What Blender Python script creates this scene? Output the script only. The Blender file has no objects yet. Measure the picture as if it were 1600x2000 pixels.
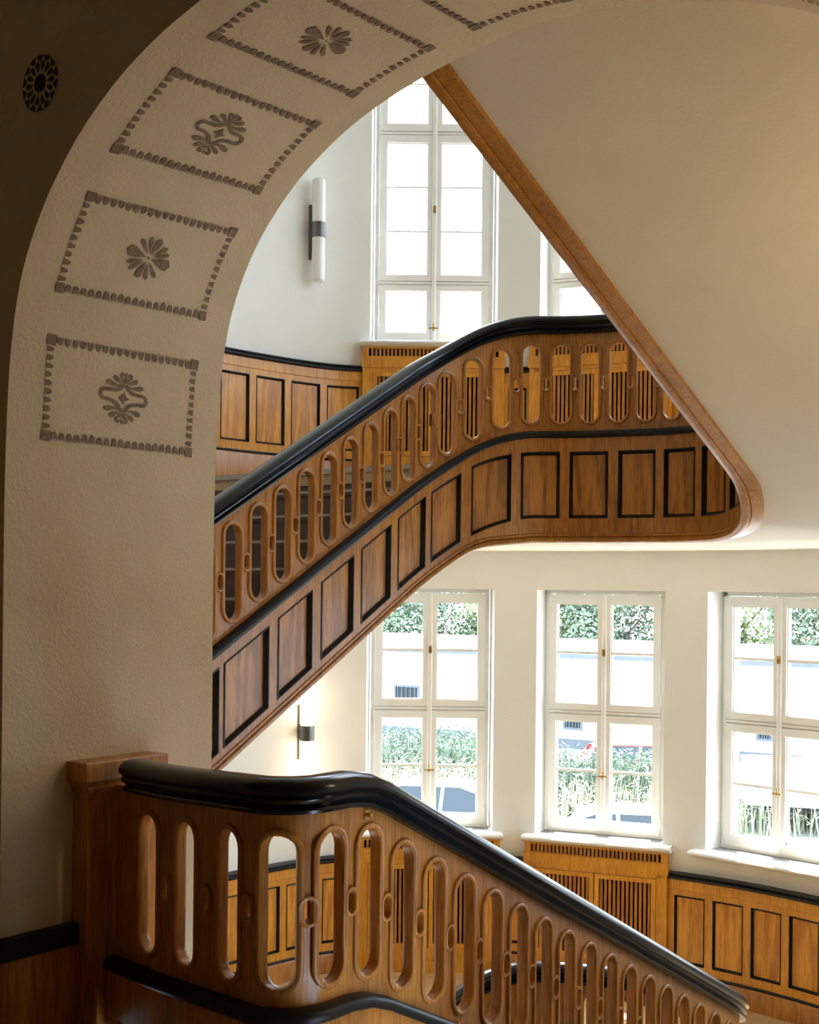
import bpy, bmesh, math, random
from math import sin, cos, pi, radians, atan2, hypot, sqrt
from mathutils import Vector, Matrix
from mathutils.geometry import delaunay_2d_cdt, tessellate_polygon
random.seed(7)
SC = bpy.context.scene
COL = SC.collection
# ------------------------------------------------------------------ camera
F_PX = 2500.0
ROLL = 0.010
PX0, PY0 = 800.0, 1145.0
cd = bpy.data.cameras.new('camera')
cam = bpy.data.objects.new('camera', cd)
COL.objects.link(cam)
cd.sensor_fit = 'VERTICAL'
cd.sensor_height = 36.0
cd.sensor_width = 28.8
cd.lens = F_PX / 2000.0 * 36.0
cd.shift_y = (PY0 - 1000.0) / 2000.0
cd.clip_start = 0.05
cd.clip_end = 400
cam.matrix_world = Matrix.Rotation(pi / 2, 4, 'X') @ Matrix.Rotation(ROLL, 4, 'Z')
SC.camera = cam
# ------------------------------------------------------------------ sky, sun, exposure
world = bpy.data.worlds.new('sky')
SC.world = world
world.use_nodes = True
wn = world.node_tree
wn.nodes.clear()
wo = wn.nodes.new('ShaderNodeOutputWorld')
bg = wn.nodes.new('ShaderNodeBackground')
sk = wn.nodes.new('ShaderNodeTexSky')
sk.sky_type = 'NISHITA'
sk.sun_disc = False
sk.sun_elevation = radians(62)
sk.sun_rotation = radians(12)
sk.air_density = 1.0
sk.dust_density = 4.0
sk.ozone_density = 1.0
hz = wn.nodes.new('ShaderNodeMixRGB')
hz.inputs[0].default_value = 0.55
hz.inputs[2].default_value = (5.7, 7.2, 9.2, 1)
wn.links.new(sk.outputs[0], hz.inputs[1])
wn.links.new(hz.outputs[0], bg.inputs[0])
bg.inputs[1].default_value = 0.18
wn.links.new(bg.outputs[0], wo.inputs[0])
sl = bpy.data.lights.new('sun', 'SUN')
sl.energy = 2.2
sl.angle = radians(1.0)
sl.color = (1.0, 0.97, 0.92)
so = bpy.data.objects.new('sun', sl)
COL.objects.link(so)
so.rotation_euler = Vector((-0.12, -0.44, -0.89)).to_track_quat('-Z', 'Y').to_euler()
so.location = (3, 20, 22)
vs = SC.view_settings
vs.view_transform = 'Standard'
vs.look = 'None'
vs.gamma = 1.0
vs.use_curve_mapping = False
vs.exposure = 3.74
SC.cycles.use_denoising = True
SC.cycles.max_bounces = 10
SC.cycles.diffuse_bounces = 6
SC.cycles.glossy_bounces = 4
SC.cycles.transparent_max_bounces = 12
SC.cycles.caustics_reflective = False
SC.cycles.caustics_refractive = False

# ------------------------------------------------------------------ frames
TH = radians(37.2)
E1 = (sin(TH), cos(TH))     # into the stairwell
E2 = (cos(TH), -sin(TH))    # to the right


def W(s, t, z):
    return Vector((s * E1[0] + t * E2[0], s * E1[1] + t * E2[1], z))


def ray(px, py):
    dx = (px - PX0) / F_PX
    dy = (py - PY0) / F_PX
    return dx * cos(ROLL) + dy * sin(ROLL), -(-dx * sin(ROLL) + dy * cos(ROLL))


def at_y(px, py, Y):
    a, b = ray(px, py)
    return Vector((a * Y, Y, b * Y))


ZF = -1.62     # floor the camera stands on
ZU = 0.78      # upper landing
ZL = -3.19     # lower landing
STO = 4.04     # storey
ZG = -6.0      # ground outside

# ------------------------------------------------------------------ materials


def newmat(name):
    m = bpy.data.materials.new(name)
    m.use_nodes = True
    nt = m.node_tree
    return m, nt, nt.nodes['Principled BSDF']


def plain(name, col, rough=0.5, metal=0.0, noise=0.0, scale=8.0, bump=0.0, bscale=60.0, spec=0.5, coat=0.0):
    m, nt, b = newmat(name)
    b.inputs['Base Color'].default_value = (*col, 1)
    b.inputs['Roughness'].default_value = rough
    b.inputs['Metallic'].default_value = metal
    b.inputs['Specular IOR Level'].default_value = spec
    b.inputs['Coat Weight'].default_value = coat
    tc = nt.nodes.new('ShaderNodeTexCoord')
    if noise > 0:
        n = nt.nodes.new('ShaderNodeTexNoise')
        n.inputs['Scale'].default_value = scale
        n.inputs['Detail'].default_value = 5
        r = nt.nodes.new('ShaderNodeValToRGB')
        r.color_ramp.elements[0].position = 0.3
        r.color_ramp.elements[1].position = 0.7
        r.color_ramp.elements[0].color = (*[c * (1 - noise) for c in col], 1)
        r.color_ramp.elements[1].color = (*[min(1, c * (1 + noise)) for c in col], 1)
        nt.links.new(tc.outputs['Object'], n.inputs['Vector'])
        nt.links.new(n.outputs['Fac'], r.inputs['Fac'])
        nt.links.new(r.outputs['Color'], b.inputs['Base Color'])
    if bump > 0:
        n2 = nt.nodes.new('ShaderNodeTexNoise')
        n2.inputs['Scale'].default_value = bscale
        n2.inputs['Detail'].default_value = 3
        bp = nt.nodes.new('ShaderNodeBump')
        bp.inputs['Strength'].default_value = bump
        bp.inputs['Distance'].default_value = 0.01
        nt.links.new(tc.outputs['Object'], n2.inputs['Vector'])
        nt.links.new(n2.outputs['Fac'], bp.inputs['Height'])
        nt.links.new(bp.outputs['Normal'], b.inputs['Normal'])
    return m


def oak(name, dark, light, rough=0.38, wave=0.5, coat=0.20, zs=0.10, scale=1.0):
    """vertical grained oak with cathedral figure"""
    m, nt, b = newmat(name)
    L = nt.links.new
    tc = nt.nodes.new('ShaderNodeTexCoord')
    oi = nt.nodes.new('ShaderNodeObjectInfo')
    add = nt.nodes.new('ShaderNodeVectorMath')
    add.operation = 'ADD'
    sc = nt.nodes.new('ShaderNodeVectorMath')
    sc.operation = 'SCALE'
    L(oi.outputs['Random'], sc.inputs['Scale'])
    sc.inputs[0].default_value = (7.3, 5.1, 9.7)
    L(tc.outputs['Object'], add.inputs[0])
    L(sc.outputs[0], add.inputs[1])
    mp = nt.nodes.new('ShaderNodeMapping')
    mp.inputs['Scale'].default_value = (scale, scale, zs * scale)
    L(add.outputs[0], mp.inputs['Vector'])
    n1 = nt.nodes.new('ShaderNodeTexNoise')
    n1.inputs['Scale'].default_value = 4.5
    n1.inputs['Detail'].default_value = 2
    L(mp.outputs[0], n1.inputs['Vector'])
    wv = nt.nodes.new('ShaderNodeMath')
    wv.operation = 'MULTIPLY'
    wv.inputs[1].default_value = 46
    L(n1.outputs['Fac'], wv.inputs[0])
    sn = nt.nodes.new('ShaderNodeMath')
    sn.operation = 'SINE'
    L(wv.outputs[0], sn.inputs[0])
    n2 = nt.nodes.new('ShaderNodeTexNoise')
    n2.inputs['Scale'].default_value = 90
    n2.inputs['Detail'].default_value = 4
    L(mp.outputs[0], n2.inputs['Vector'])
    n3 = nt.nodes.new('ShaderNodeTexNoise')
    n3.inputs['Scale'].default_value = 2.2
    n3.inputs['Detail'].default_value = 2
    L(add.outputs[0], n3.inputs['Vector'])
    m1 = nt.nodes.new('ShaderNodeMath')
    m1.operation = 'MULTIPLY_ADD'
    L(sn.outputs[0], m1.inputs[0])
    m1.inputs[1].default_value = 0.13 * wave
    L(n2.outputs['Fac'], m1.inputs[2])
    m2 = nt.nodes.new('ShaderNodeMath')
    m2.operation = 'MULTIPLY_ADD'
    L(n3.outputs['Fac'], m2.inputs[0])
    m2.inputs[1].default_value = 0.55
    L(m1.outputs[0], m2.inputs[2])
    rp = nt.nodes.new('ShaderNodeValToRGB')
    rp.color_ramp.elements[0].position = 0.52
    rp.color_ramp.elements[1].position = 1.02
    rp.color_ramp.elements[0].color = (*dark, 1)
    rp.color_ramp.elements[1].color = (*light, 1)
    L(m2.outputs[0], rp.inputs['Fac'])
    L(rp.outputs['Color'], b.inputs['Base Color'])
    b.inputs['Roughness'].default_value = rough
    b.inputs['Coat Weight'].default_value = coat
    b.inputs['Coat Roughness'].default_value = 0.25
    bp = nt.nodes.new('ShaderNodeBump')
    bp.inputs['Strength'].default_value = 0.08
    bp.inputs['Distance'].default_value = 0.004
    L(m1.outputs[0], bp.inputs['Height'])
    L(bp.outputs['Normal'], b.inputs['Normal'])
    return m


M = {}
M['oak'] = oak('oak', (0.28, 0.102, 0.014), (0.58, 0.245, 0.038))
M['oak_panel'] = oak('oak_panel', (0.28, 0.098, 0.014), (0.60, 0.250, 0.042), wave=1.3)
M['oak_honey'] = oak('oak_honey', (0.46, 0.175, 0.012), (0.74, 0.345, 0.032))
M['oak_honey_panel'] = oak('oak_honey_panel', (0.44, 0.160, 0.011), (0.74, 0.330, 0.030), wave=1.3)
M['oak_tread'] = oak('oak_tread', (0.07, 0.035, 0.018), (0.13, 0.07, 0.038), rough=0.5, wave=0.2)
M['parquet'] = oak('parquet', (0.47, 0.32, 0.15), (0.74, 0.55, 0.31), rough=0.3, wave=0.4, zs=1.0)
M['black'] = plain('black_lacquer', (0.004, 0.006, 0.010), rough=0.20, spec=0.45)
M['black_matt'] = plain('black_paint', (0.008, 0.009, 0.011), rough=0.4, spec=0.3)
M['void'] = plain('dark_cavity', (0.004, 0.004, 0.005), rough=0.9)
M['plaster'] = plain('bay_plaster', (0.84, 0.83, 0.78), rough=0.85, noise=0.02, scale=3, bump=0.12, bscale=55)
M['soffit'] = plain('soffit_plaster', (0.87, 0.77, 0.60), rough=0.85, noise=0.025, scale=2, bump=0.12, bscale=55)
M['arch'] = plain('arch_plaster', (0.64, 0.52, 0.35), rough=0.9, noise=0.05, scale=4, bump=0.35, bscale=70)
M['corridor'] = plain('corridor_plaster', (0.70, 0.62, 0.50), rough=0.9, noise=0.05, scale=3)
M['stencil'] = plain('stencil_paint', (0.225, 0.155, 0.100), rough=0.9, noise=0.25, scale=60)
M['stencil_dark'] = plain('stencil_paint_dark', (0.06, 0.045, 0.04), rough=0.9, noise=0.2, scale=40)
M['white'] = plain('window_paint', (0.86, 0.845, 0.80), rough=0.45, noise=0.02, scale=5)
M['sill'] = plain('sill_stone', (0.82, 0.82, 0.79), rough=0.3, noise=0.03, scale=12)
M['brass'] = plain('brass', (0.60, 0.40, 0.14), rough=0.3, metal=1.0, noise=0.15, scale=30)
M['steel'] = plain('brushed_steel', (0.17, 0.17, 0.165), rough=0.38, metal=1.0, noise=0.1, scale=80)
M['nosing'] = plain('nosing_strip', (0.42, 0.36, 0.28), rough=0.4, metal=0.6)
M['opal'] = plain('opal_glass', (0.86, 0.86, 0.83), rough=0.2, spec=0.5)
m, nt, b = newmat('lit_opal_glass')
b.inputs['Base Color'].default_value = (0.9, 0.85, 0.7, 1)
b.inputs['Emission Color'].default_value = (1.0, 0.80, 0.54, 1)
b.inputs['Emission Strength'].default_value = 0.5
M['opal_lit'] = m
m = m.copy()
m.name = 'bright_opal_glass'
m.node_tree.nodes['Principled BSDF'].inputs['Emission Strength'].default_value = 2.2
M['opal_bright'] = m  # stronger glow, only for the added lamp beside the right flight
m, nt, b = newmat('window_glass')
nt.nodes.remove(b)
tr = nt.nodes.new('ShaderNodeBsdfTransparent')
tr.inputs[0].default_value = (0.95, 0.97, 0.96, 1)
gl = nt.nodes.new('ShaderNodeBsdfGlossy')
gl.inputs['Roughness'].default_value = 0.02
fr = nt.nodes.new('ShaderNodeFresnel')
fr.inputs[0].default_value = 1.45
mx = nt.nodes.new('ShaderNodeMixShader')
nt.links.new(fr.outputs[0], mx.inputs[0])
nt.links.new(tr.outputs[0], mx.inputs[1])
nt.links.new(gl.outputs[0], mx.inputs[2])
nt.links.new(mx.outputs[0], nt.nodes['Material Output'].inputs[0])
M['glass'] = m
M['render'] = plain('white_render', (0.46, 0.45, 0.43), rough=0.9, noise=0.05, scale=1.5)
M['roofing'] = plain('grey_roofing', (0.085, 0.09, 0.095), rough=0.7, noise=0.15, scale=2)
M['grass'] = plain('dry_grass', (0.17, 0.17, 0.12), rough=1, noise=0.4, scale=1.2)
M['asphalt'] = plain('pale_gravel', (0.24, 0.24, 0.23), rough=0.95, noise=0.1, scale=3)
M['weed'] = plain('weed_leaf', (0.26, 0.26, 0.16), rough=0.9, noise=0.4, scale=3)
M['weed_dark'] = plain('weed_leaf_dark', (0.10, 0.13, 0.08), rough=0.9, noise=0.4, scale=3)
M['leaf'] = plain('tree_leaf', (0.085, 0.115, 0.065), rough=0.8, noise=0.4, scale=1.3)
M['leaf_light'] = plain('tree_leaf_light', (0.20, 0.23, 0.10), rough=0.8, noise=0.4, scale=1.3)
M['bark'] = plain('bark', (0.12, 0.09, 0.07), rough=1, noise=0.3, scale=6)
M['car_green'] = plain('pale_green_car_paint', (0.16, 0.21, 0.14), rough=0.2, coat=0.8)
M['car_white'] = plain('white_car_paint', (0.5, 0.5, 0.5), rough=0.2, coat=0.8)
M['car_red'] = plain('red_car_paint', (0.55, 0.06, 0.05), rough=0.2, coat=0.8)
M['car_glass'] = plain('car_glass', (0.025, 0.03, 0.032), rough=0.15, spec=0.25)
M['rubber'] = plain('tyre_rubber', (0.02, 0.02, 0.02), rough=0.8)

# ------------------------------------------------------------------ object helpers
ORIG = {}


def link(name, me, mat=None, parent=None, loc=None, rz=0.0):
    o = bpy.data.objects.new(name, me)
    COL.objects.link(o)
    if mat is not None:
        me.materials.append(mat)
    if loc is not None:
        o.location = loc
    o.rotation_euler = (0, 0, rz)
    if parent is not None:
        o.parent = parent
    return o


def mesh(name, verts, faces, smooth=None, fix=True):
    me = bpy.data.meshes.new(name)
    bm = bmesh.new()
    vv = [bm.verts.new(v) for v in verts]
    for f in faces:
        if len(set(f)) < 3:
            continue
        try:
            bm.faces.new([vv[i] for i in f])
        except ValueError:
            pass
    if fix:
        bmesh.ops.recalc_face_normals(bm, faces=bm.faces)
    bm.to_mesh(me)
    bm.free()
    if smooth:
        for p in me.polygons:
            p.use_smooth = True
        me.set_sharp_from_angle(angle=radians(smooth))
    return me


def root_loc(p):
    v = Vector((0, 0, 0))
    while p is not None:
        v = v + Vector(p.location)
        p = p.parent
    return v


def obj(name, verts, faces, mat, parent=None, smooth=None, fix=True):
    """world-space vertices, parented under an unrotated parent"""
    off = root_loc(parent)
    me = mesh(name, [Vector(v) - off for v in verts], faces, smooth, fix)
    return link(name, me, mat, parent)


def tag(o, label=None, cat=None, group=None, kind=None):
    if label:
        o['label'] = label
    if cat:
        o['category'] = cat
    if group:
        o['group'] = group
    if kind:
        o['kind'] = kind
    return o


def empty(name, loc=(0, 0, 0), rz=0.0):
    o = bpy.data.objects.new(name, None)
    o.empty_display_size = 0.1
    COL.objects.link(o)
    o.location = loc
    o.rotation_euler = (0, 0, rz)
    return o


def kids(o):
    return [c for c in bpy.data.objects if c.parent == o]


def copy_tree(o, parent=None):
    c = o.copy()
    COL.objects.link(c)
    if parent is not None:
        c.parent = parent
    for ch in kids(o):
        copy_tree(ch, c)
    return c


class MB:
    """collects shapes into one mesh"""

    def __init__(self):
        self.v = []
        self.f = []

    def add(self, vs, fs):
        n = len(self.v)
        self.v += [Vector(x) for x in vs]
        self.f += [tuple(i + n for i in f) for f in fs]
        return self

    def box(self, x0, x1, y0, y1, z0, z1):
        return self.add([(x0, y0, z0), (x1, y0, z0), (x1, y1, z0), (x0, y1, z0),
                         (x0, y0, z1), (x1, y0, z1), (x1, y1, z1), (x0, y1, z1)],
                        [(0, 3, 2, 1), (4, 5, 6, 7), (0, 1, 5, 4), (1, 2, 6, 5), (2, 3, 7, 6), (3, 0, 4, 7)])

    def cbox(self, x0, x1, y0, y1, z0, z1, c):
        """box with chamfered vertical front edges (front = -y)"""
        pts = [(x0 + c, y0), (x1 - c, y0), (x1, y0 + c), (x1, y1), (x0, y1), (x0, y0 + c)]
        n = 6
        vs = [(x, y, z0) for x, y in pts] + [(x, y, z1) for x, y in pts]
        fs = [tuple(reversed(range(n))), tuple(range(n, 2 * n))]
        fs += [(i, (i + 1) % n, n + (i + 1) % n, n + i) for i in range(n)]
        return self.add(vs, fs)

    def cyl(self, c, r, h, n=16, axis='z', r2=None):
        r2 = r if r2 is None else r2
        vs = []
        for k, (rr, d) in enumerate(((r, 0), (r2, h))):
            for i in range(n):
                a = 2 * pi * i / n
                p = (rr * cos(a), rr * sin(a), d)
                if axis == 'y':
                    p = (p[0], p[2], p[1])
                if axis == 'x':
                    p = (p[2], p[0], p[1])
                vs.append((c[0] + p[0], c[1] + p[1], c[2] + p[2]))
        fs = [tuple(range(n)), tuple(range(n, 2 * n))]
        fs += [(i, (i + 1) % n, n + (i + 1) % n, n + i) for i in range(n)]
        return self.add(vs, fs)

    def lathe(self, prof, n=24, c=(0, 0, 0)):
        vs = []
        fs = []
        for r, z in prof:
            for i in range(n):
                a = 2 * pi * i / n
                vs.append((c[0] + r * cos(a), c[1] + r * sin(a), c[2] + z))
        for k in range(len(prof) - 1):
            for i in range(n):
                j = (i + 1) % n
                fs.append((k * n + i, k * n + j, (k + 1) * n + j, (k + 1) * n + i))
        fs.append(tuple(range(n)))
        fs.append(tuple(range((len(prof) - 1) * n, len(prof) * n)))
        return self.add(vs, fs)

    def build(self, name, mat, parent=None, smooth=None):
        """vertices in the parent's own frame"""
        return link(name, mesh(name, self.v, self.f, smooth), mat, parent)


def st_box(s0, s1, t0, t1, z0, z1):
    vs = [W(s, t, z) for z in (z0, z1) for s, t in ((s0, t0), (s1, t0), (s1, t1), (s0, t1))]
    return vs, [(0, 1, 2, 3), (4, 5, 6, 7), (0, 1, 5, 4), (1, 2, 6, 5), (2, 3, 7, 6), (3, 0, 4, 7)]


def smin(a, b, k):
    h = max(k - abs(a - b), 0) / k
    return min(a, b) - h * h * k / 4


def smax(a, b, k):
    return -smin(-a, -b, k)


def sstep(x, a, b):
    x = min(1, max(0, (x - a) / (b - a)))
    return x * x * (3 - 2 * x)


# ------------------------------------------------------------------ plan curves
def fillet(P, Q, R, L, n=28):
    P, Q, R = Vector(P), Vector(Q), Vector(R)
    a = (P - Q).normalized()
    b = (R - Q).normalized()
    A = Q + a * L
    half = math.acos(max(-1, min(1, a.dot(b)))) / 2
    rad = L * math.tan(half)
    C = Q + (a + b).normalized() * (rad / sin(half))
    va = A - C
    vb = Q + b * L - C
    tot = atan2(va.x * vb.y - va.y * vb.x, va.dot(vb))
    out = []
    for i in range(n + 1):
        g = tot * i / n
        out.append(C + Vector((va.x * cos(g) - va.y * sin(g), va.x * sin(g) + va.y * cos(g))))
    return out


class Path:
    def __init__(self, pts):
        self.p = [Vector(q) for q in pts]
        self.u = [0.0]
        for i in range(1, len(self.p)):
            self.u.append(self.u[-1] + (self.p[i] - self.p[i - 1]).length)
        self.len = self.u[-1]
        # smoothed vertex tangents
        n = len(self.p)
        self.t = []
        for i in range(n):
            d = Vector((0, 0))
            if i > 0:
                d += (self.p[i] - self.p[i - 1]).normalized()
            if i < n - 1:
                d += (self.p[i + 1] - self.p[i]).normalized()
            self.t.append(d.normalized())

    def at(self, u):
        import bisect
        i = min(max(bisect.bisect_right(self.u, u) - 1, 0), len(self.p) - 2)
        L = self.u[i + 1] - self.u[i]
        x = (u - self.u[i]) / L if L > 0 else 0
        q = self.p[i].lerp(self.p[i + 1], x)
        xx = min(1, max(0, x))
        d = self.t[i].lerp(self.t[i + 1], xx).normalized()
        return q, d

    def P(self, u, n, z):
        """n > 0 to the right of travel"""
        q, d = self.at(u)
        return W(q.x - d.y * n, q.y + d.x * n, z)


V1, V2, V3 = (6.93, -4.70), (7.45, -2.71), (2.96, -2.71)
FA = fillet((2, -4.70), V1, V2, 0.85)
LB, LBL = 0.95, 1.14
FB = fillet(V1, V2, (1, -2.71), LB)
FBL = fillet(V1, V2, (1, -2.71), LBL)
VEND = (3.13, -3.71)
FC = fillet(V2, V3, VEND, 0.16, 14)
S0 = 3.72
PU = Path([(S0, -4.70)] + FA + FB + [(3.64, -2.71)])
PL = Path([(S0, -4.70)] + FA + FBL + FC + [VEND])
U_OFF = S0 - 2.0             # u measured from s = 2 in the survey
UE = PU.u[len(FA) + len(FB)]  # end of the second bend
UEL = PL.u[len(FA) + len(FB)]
UC0 = PL.u[len(FA) + len(FB) + 1]   # start of the corner bend
UC1 = PL.u[len(FA) + len(FB) + len(FC)]
ZM_LAND = 0.965
STO_L = 4.095
RAILV = 0.638                 # moulding to rail underside


def zm_common(u):
    a = -0.323 + 0.5615 * (u + U_OFF - 2.56)
    return smin(a, ZM_LAND, 0.14)


def zm_up(u):
    seff = V2[0] - LB - (u - UE)
    b = 0.76 + 0.445 * (6.16 - seff) + 0.60
    if u > UE - 1.5:
        return smax(zm_common(u), b, 0.16)
    return zm_common(u)


def drop_up(u):
    x = u + U_OFF
    d = 0.594 + 0.063 * sstep(x, 4.55, 5.0)
    return d - 0.057 * sstep(u, UE - 0.45, UE + 0.1)


def zm_low(u):
    if u < UEL - 1.5:
        return zm_common(u) - STO_L
    seff = V2[0] - LBL - (u - UEL)
    sl = -1.22 - 0.485 * (seff - 4.33) - 0.635
    lev = -1.363 - 0.030 * sstep(u, UC0, UC0 + 0.9)
    z = smin(sl, lev, 0.05)
    return smax(z, ZM_LAND - STO_L, 0.16)


def drop_low(u):
    d = drop_up(u)
    return d


def zb_low(u):
    z = zm_low(u) - drop_low(u)
    seff = V2[0] - LBL - (u - UEL)
    if seff < 3.9:
        return max(z, ZF + 0.0)
    return z


def usamples(path, u0, u1, step):
    us = [u0]
    for a in path.u:
        if u0 + 1e-4 < a < u1 - 1e-4:
            us.append(a)
    us.append(u1)
    us.sort()
    out = [us[0]]
    for a in us[1:]:
        n = max(1, int(math.ceil((a - out[-1]) / step)))
        b0 = out[-1]
        for k in range(1, n + 1):
            x = b0 + (a - b0) * k / n
            if x - out[-1] > 1e-4:
                out.append(x)
    return out


def sweep(path, us, prof, zf, ns=1.0):
    vs, fs = [], []
    m = len(prof)
    for u in us:
        z = zf(u)
        for n, dz in prof:
            vs.append(path.P(u, n * ns, z + dz))
    for i in range(len(us) - 1):
        for j in range(m):
            k = (j + 1) % m
            fs.append((i * m + j, i * m + k, (i + 1) * m + k, (i + 1) * m + j))
    fs.append(tuple(range(m)))
    fs.append(tuple(range((len(us) - 1) * m, len(us) * m)))
    return vs, fs


def inside(poly, x, y):
    c = False
    n = len(poly)
    for i in range(n):
        x1, y1 = poly[i]
        x2, y2 = poly[i - 1]
        if (y1 > y) != (y2 > y) and x < (x2 - x1) * (y - y1) / (y2 - y1) + x1:
            c = not c
    return c


def sheet(outer, holes, extra, mapf, n0, n1, hole_walls=True, back=True):
    """flat sheet with holes in (u,v); mapf(u,v,n) -> world"""
    pts, edges = [], []

    def loop(L):
        b0 = len(pts)
        for p in L:
            pts.append(Vector(p))
        k = len(L)
        for i in range(k):
            edges.append((b0 + i, b0 + (i + 1) % k))
    loop(outer)
    for h in holes:
        loop(h)
    for p in extra:
        pts.append(Vector(p))
    ov, oe, of, _, _, _ = delaunay_2d_cdt(pts, edges, [], 0, 1e-6)
    boxes = [(min(p[0] for p in h), max(p[0] for p in h), min(p[1] for p in h), max(p[1] for p in h), h) for h in holes]
    tris = []
    for f in of:
        cx = sum(ov[i].x for i in f) / 3
        cy = sum(ov[i].y for i in f) / 3
        bad = not inside(outer, cx, cy)
        if not bad:
            for x0, x1, y0, y1, h in boxes:
                if x0 < cx < x1 and y0 < cy < y1 and inside(h, cx, cy):
                    bad = True
                    break
        if not bad:
            tris.append(tuple(f))
    n = len(ov)
    vs = [mapf(p.x, p.y, n1) for p in ov]
    fs = list(tris)
    cnt = {}
    for f in tris:
        for i in range(3):
            e = (f[i], f[(i + 1) % 3])
            k = (min(e), max(e))
            cnt[k] = cnt.get(k, 0) + 1
    vs += [mapf(p.x, p.y, n0) for p in ov]
    if back:
        fs += [tuple(reversed([i + n for i in f])) for f in tris]
    for (a, b2), c in cnt.items():
        if c == 1:
            fs.append((a, b2, b2 + n, a + n))
    return vs, fs


def stadium(uc, zc, w, h, zf, n=9):
    """vertical stadium, returned in (u, v) with v measured from zf(u)"""
    r = w / 2
    out = []
    for k in range(n + 1):
        a = pi * k / n
        out.append((uc + r * cos(a), zc + h / 2 - r + r * sin(a)))
    for k in range(1, 3):
        out.append((uc - r, zc + (h / 2 - r) * (1 - 2 * k / 3)))
    for k in range(n + 1):
        a = pi + pi * k / n
        out.append((uc + r * cos(a), zc - h / 2 + r + r * sin(a)))
    for k in range(1, 3):
        out.append((uc + r, zc - (h / 2 - r) * (1 - 2 * k / 3)))
    return [(u, z - zf(u)) for u, z in out]


RAIL = [(0.036, 0.0), (0.048, 0.004), (0.051, 0.014), (0.047, 0.021), (0.038, 0.025), (0.042, 0.032), (0.055, 0.040), (0.058, 0.050), (0.052, 0.057), (0.056, 0.063), (0.066, 0.072),
        (0.067, 0.086), (0.060, 0.100), (0.042, 0.112), (0.015, 0.117)]
RAIL = RAIL + [(-n, z) for n, z in reversed(RAIL)]
MOULD = [(0.036, -0.022), (0.060, -0.022), (0.066, -0.012), (0.066, 0.006), (0.058, 0.018), (0.036, 0.024)]
MOULD = MOULD + [(-n, z) for n, z in reversed(MOULD)]
BEAD = [(0.050, 0.036), (0.058, 0.030), (0.058, 0.018), (0.050, 0.012), (0.064, 0.004), (0.066, -0.014), (0.056, -0.022)]
BEAD = BEAD + [(0.026, -0.026), (0.016, -0.024), (0.012, -0.010), (0.008, -0.016), (-0.054, -0.014), (-0.058, 0.020), (-0.050, 0.034)]
PITCH = 0.188


def ring_mesh(path, zf, uc, vc, w, h, bw, th, proud):
    """moulded lining of one opening: bead on both faces and the reveal between"""
    zc = zf(uc) + vc
    prof = [(bw, th - 0.002), (bw, th + proud * 0.75), (bw * 0.88, th + proud), (bw * 0.25, th + proud), (bw * 0.05, th + proud * 0.7), (0.0, th - 0.004),
            (0.0, -th + 0.004), (bw * 0.05, -th - proud * 0.7), (bw * 0.25, -th - proud), (bw * 0.88, -th - proud), (bw, -th - proud * 0.75), (bw, -th + 0.002)]
    loops = []
    for off, nn in prof:
        loops.append((stadium(uc, zc, w + 2 * off, h + 2 * off, zf), nn))
    vs, fs = [], []
    m = len(loops[0][0])
    for L, nn in loops:
        for u, v in L:
            vs.append(path.P(u, nn, zf(u) + v))
    for i in range(len(loops) - 1):
        for j in range(m):
            k = (j + 1) % m
            fs.append((i * m + j, i * m + k, (i + 1) * m + k, (i + 1) * m + j))
    return vs, fs


def recess_panel(mapf, u0, u1, vb, vt, n_front, depth, mw, nsub, thing, pname, mname, pmat, mmat):
    """black sloping bead frame round a sunk oak panel; vb/vt are functions of u"""
    def lp(ins, n):
        L = []
        a0, a1 = u0 + ins, u1 - ins
        for k in range(nsub + 1):
            u = a0 + (a1 - a0) * k / nsub
            L.append((u, vb(u) + ins))
        for k in range(nsub + 1):
            u = a1 + (a0 - a1) * k / nsub
            L.append((u, vt(u) - ins))
        return [mapf(u, v, n) for u, v in L]
    rings = [lp(-0.001, n_front - 0.006), lp(-0.001, n_front + 0.004), lp(mw * 0.3, n_front + 0.005), lp(mw * 0.55, n_front - depth * 0.35),
             lp(mw, n_front - depth * 0.8), lp(mw, n_front - depth - 0.004)]
    vs, fs = [], []
    m = 2 * nsub + 2
    for r in rings:
        vs += r
    for i in range(len(rings) - 1):
        for j in range(m):
            k = (j + 1) % m
            fs.append((i * m + j, i * m + k, (i + 1) * m + k, (i + 1) * m + j))
    obj(mname, vs, fs, mmat, thing, 40, fix=False)
    vs, fs = [], []
    a0, a1 = u0 + mw * 0.8, u1 - mw * 0.8
    for k in range(nsub + 1):
        u = a0 + (a1 - a0) * k / nsub
        vs.append(mapf(u, vb(u) + mw * 0.8, n_front - depth))
        vs.append(mapf(u, vt(u) - mw * 0.8, n_front - depth))
    for k in range(nsub):
        fs.append((2 * k, 2 * k + 2, 2 * k + 3, 2 * k + 1))
    obj(pname, vs, fs, pmat, thing, 40, fix=False)


def plank_sheet(outer_us, vlo, vhi, holes):
    """outer loop with a vertex for every u sample"""
    L = [(u, vlo(u)) for u in outer_us] + [(u, vhi(u)) for u in reversed(outer_us)]
    return L


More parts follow.
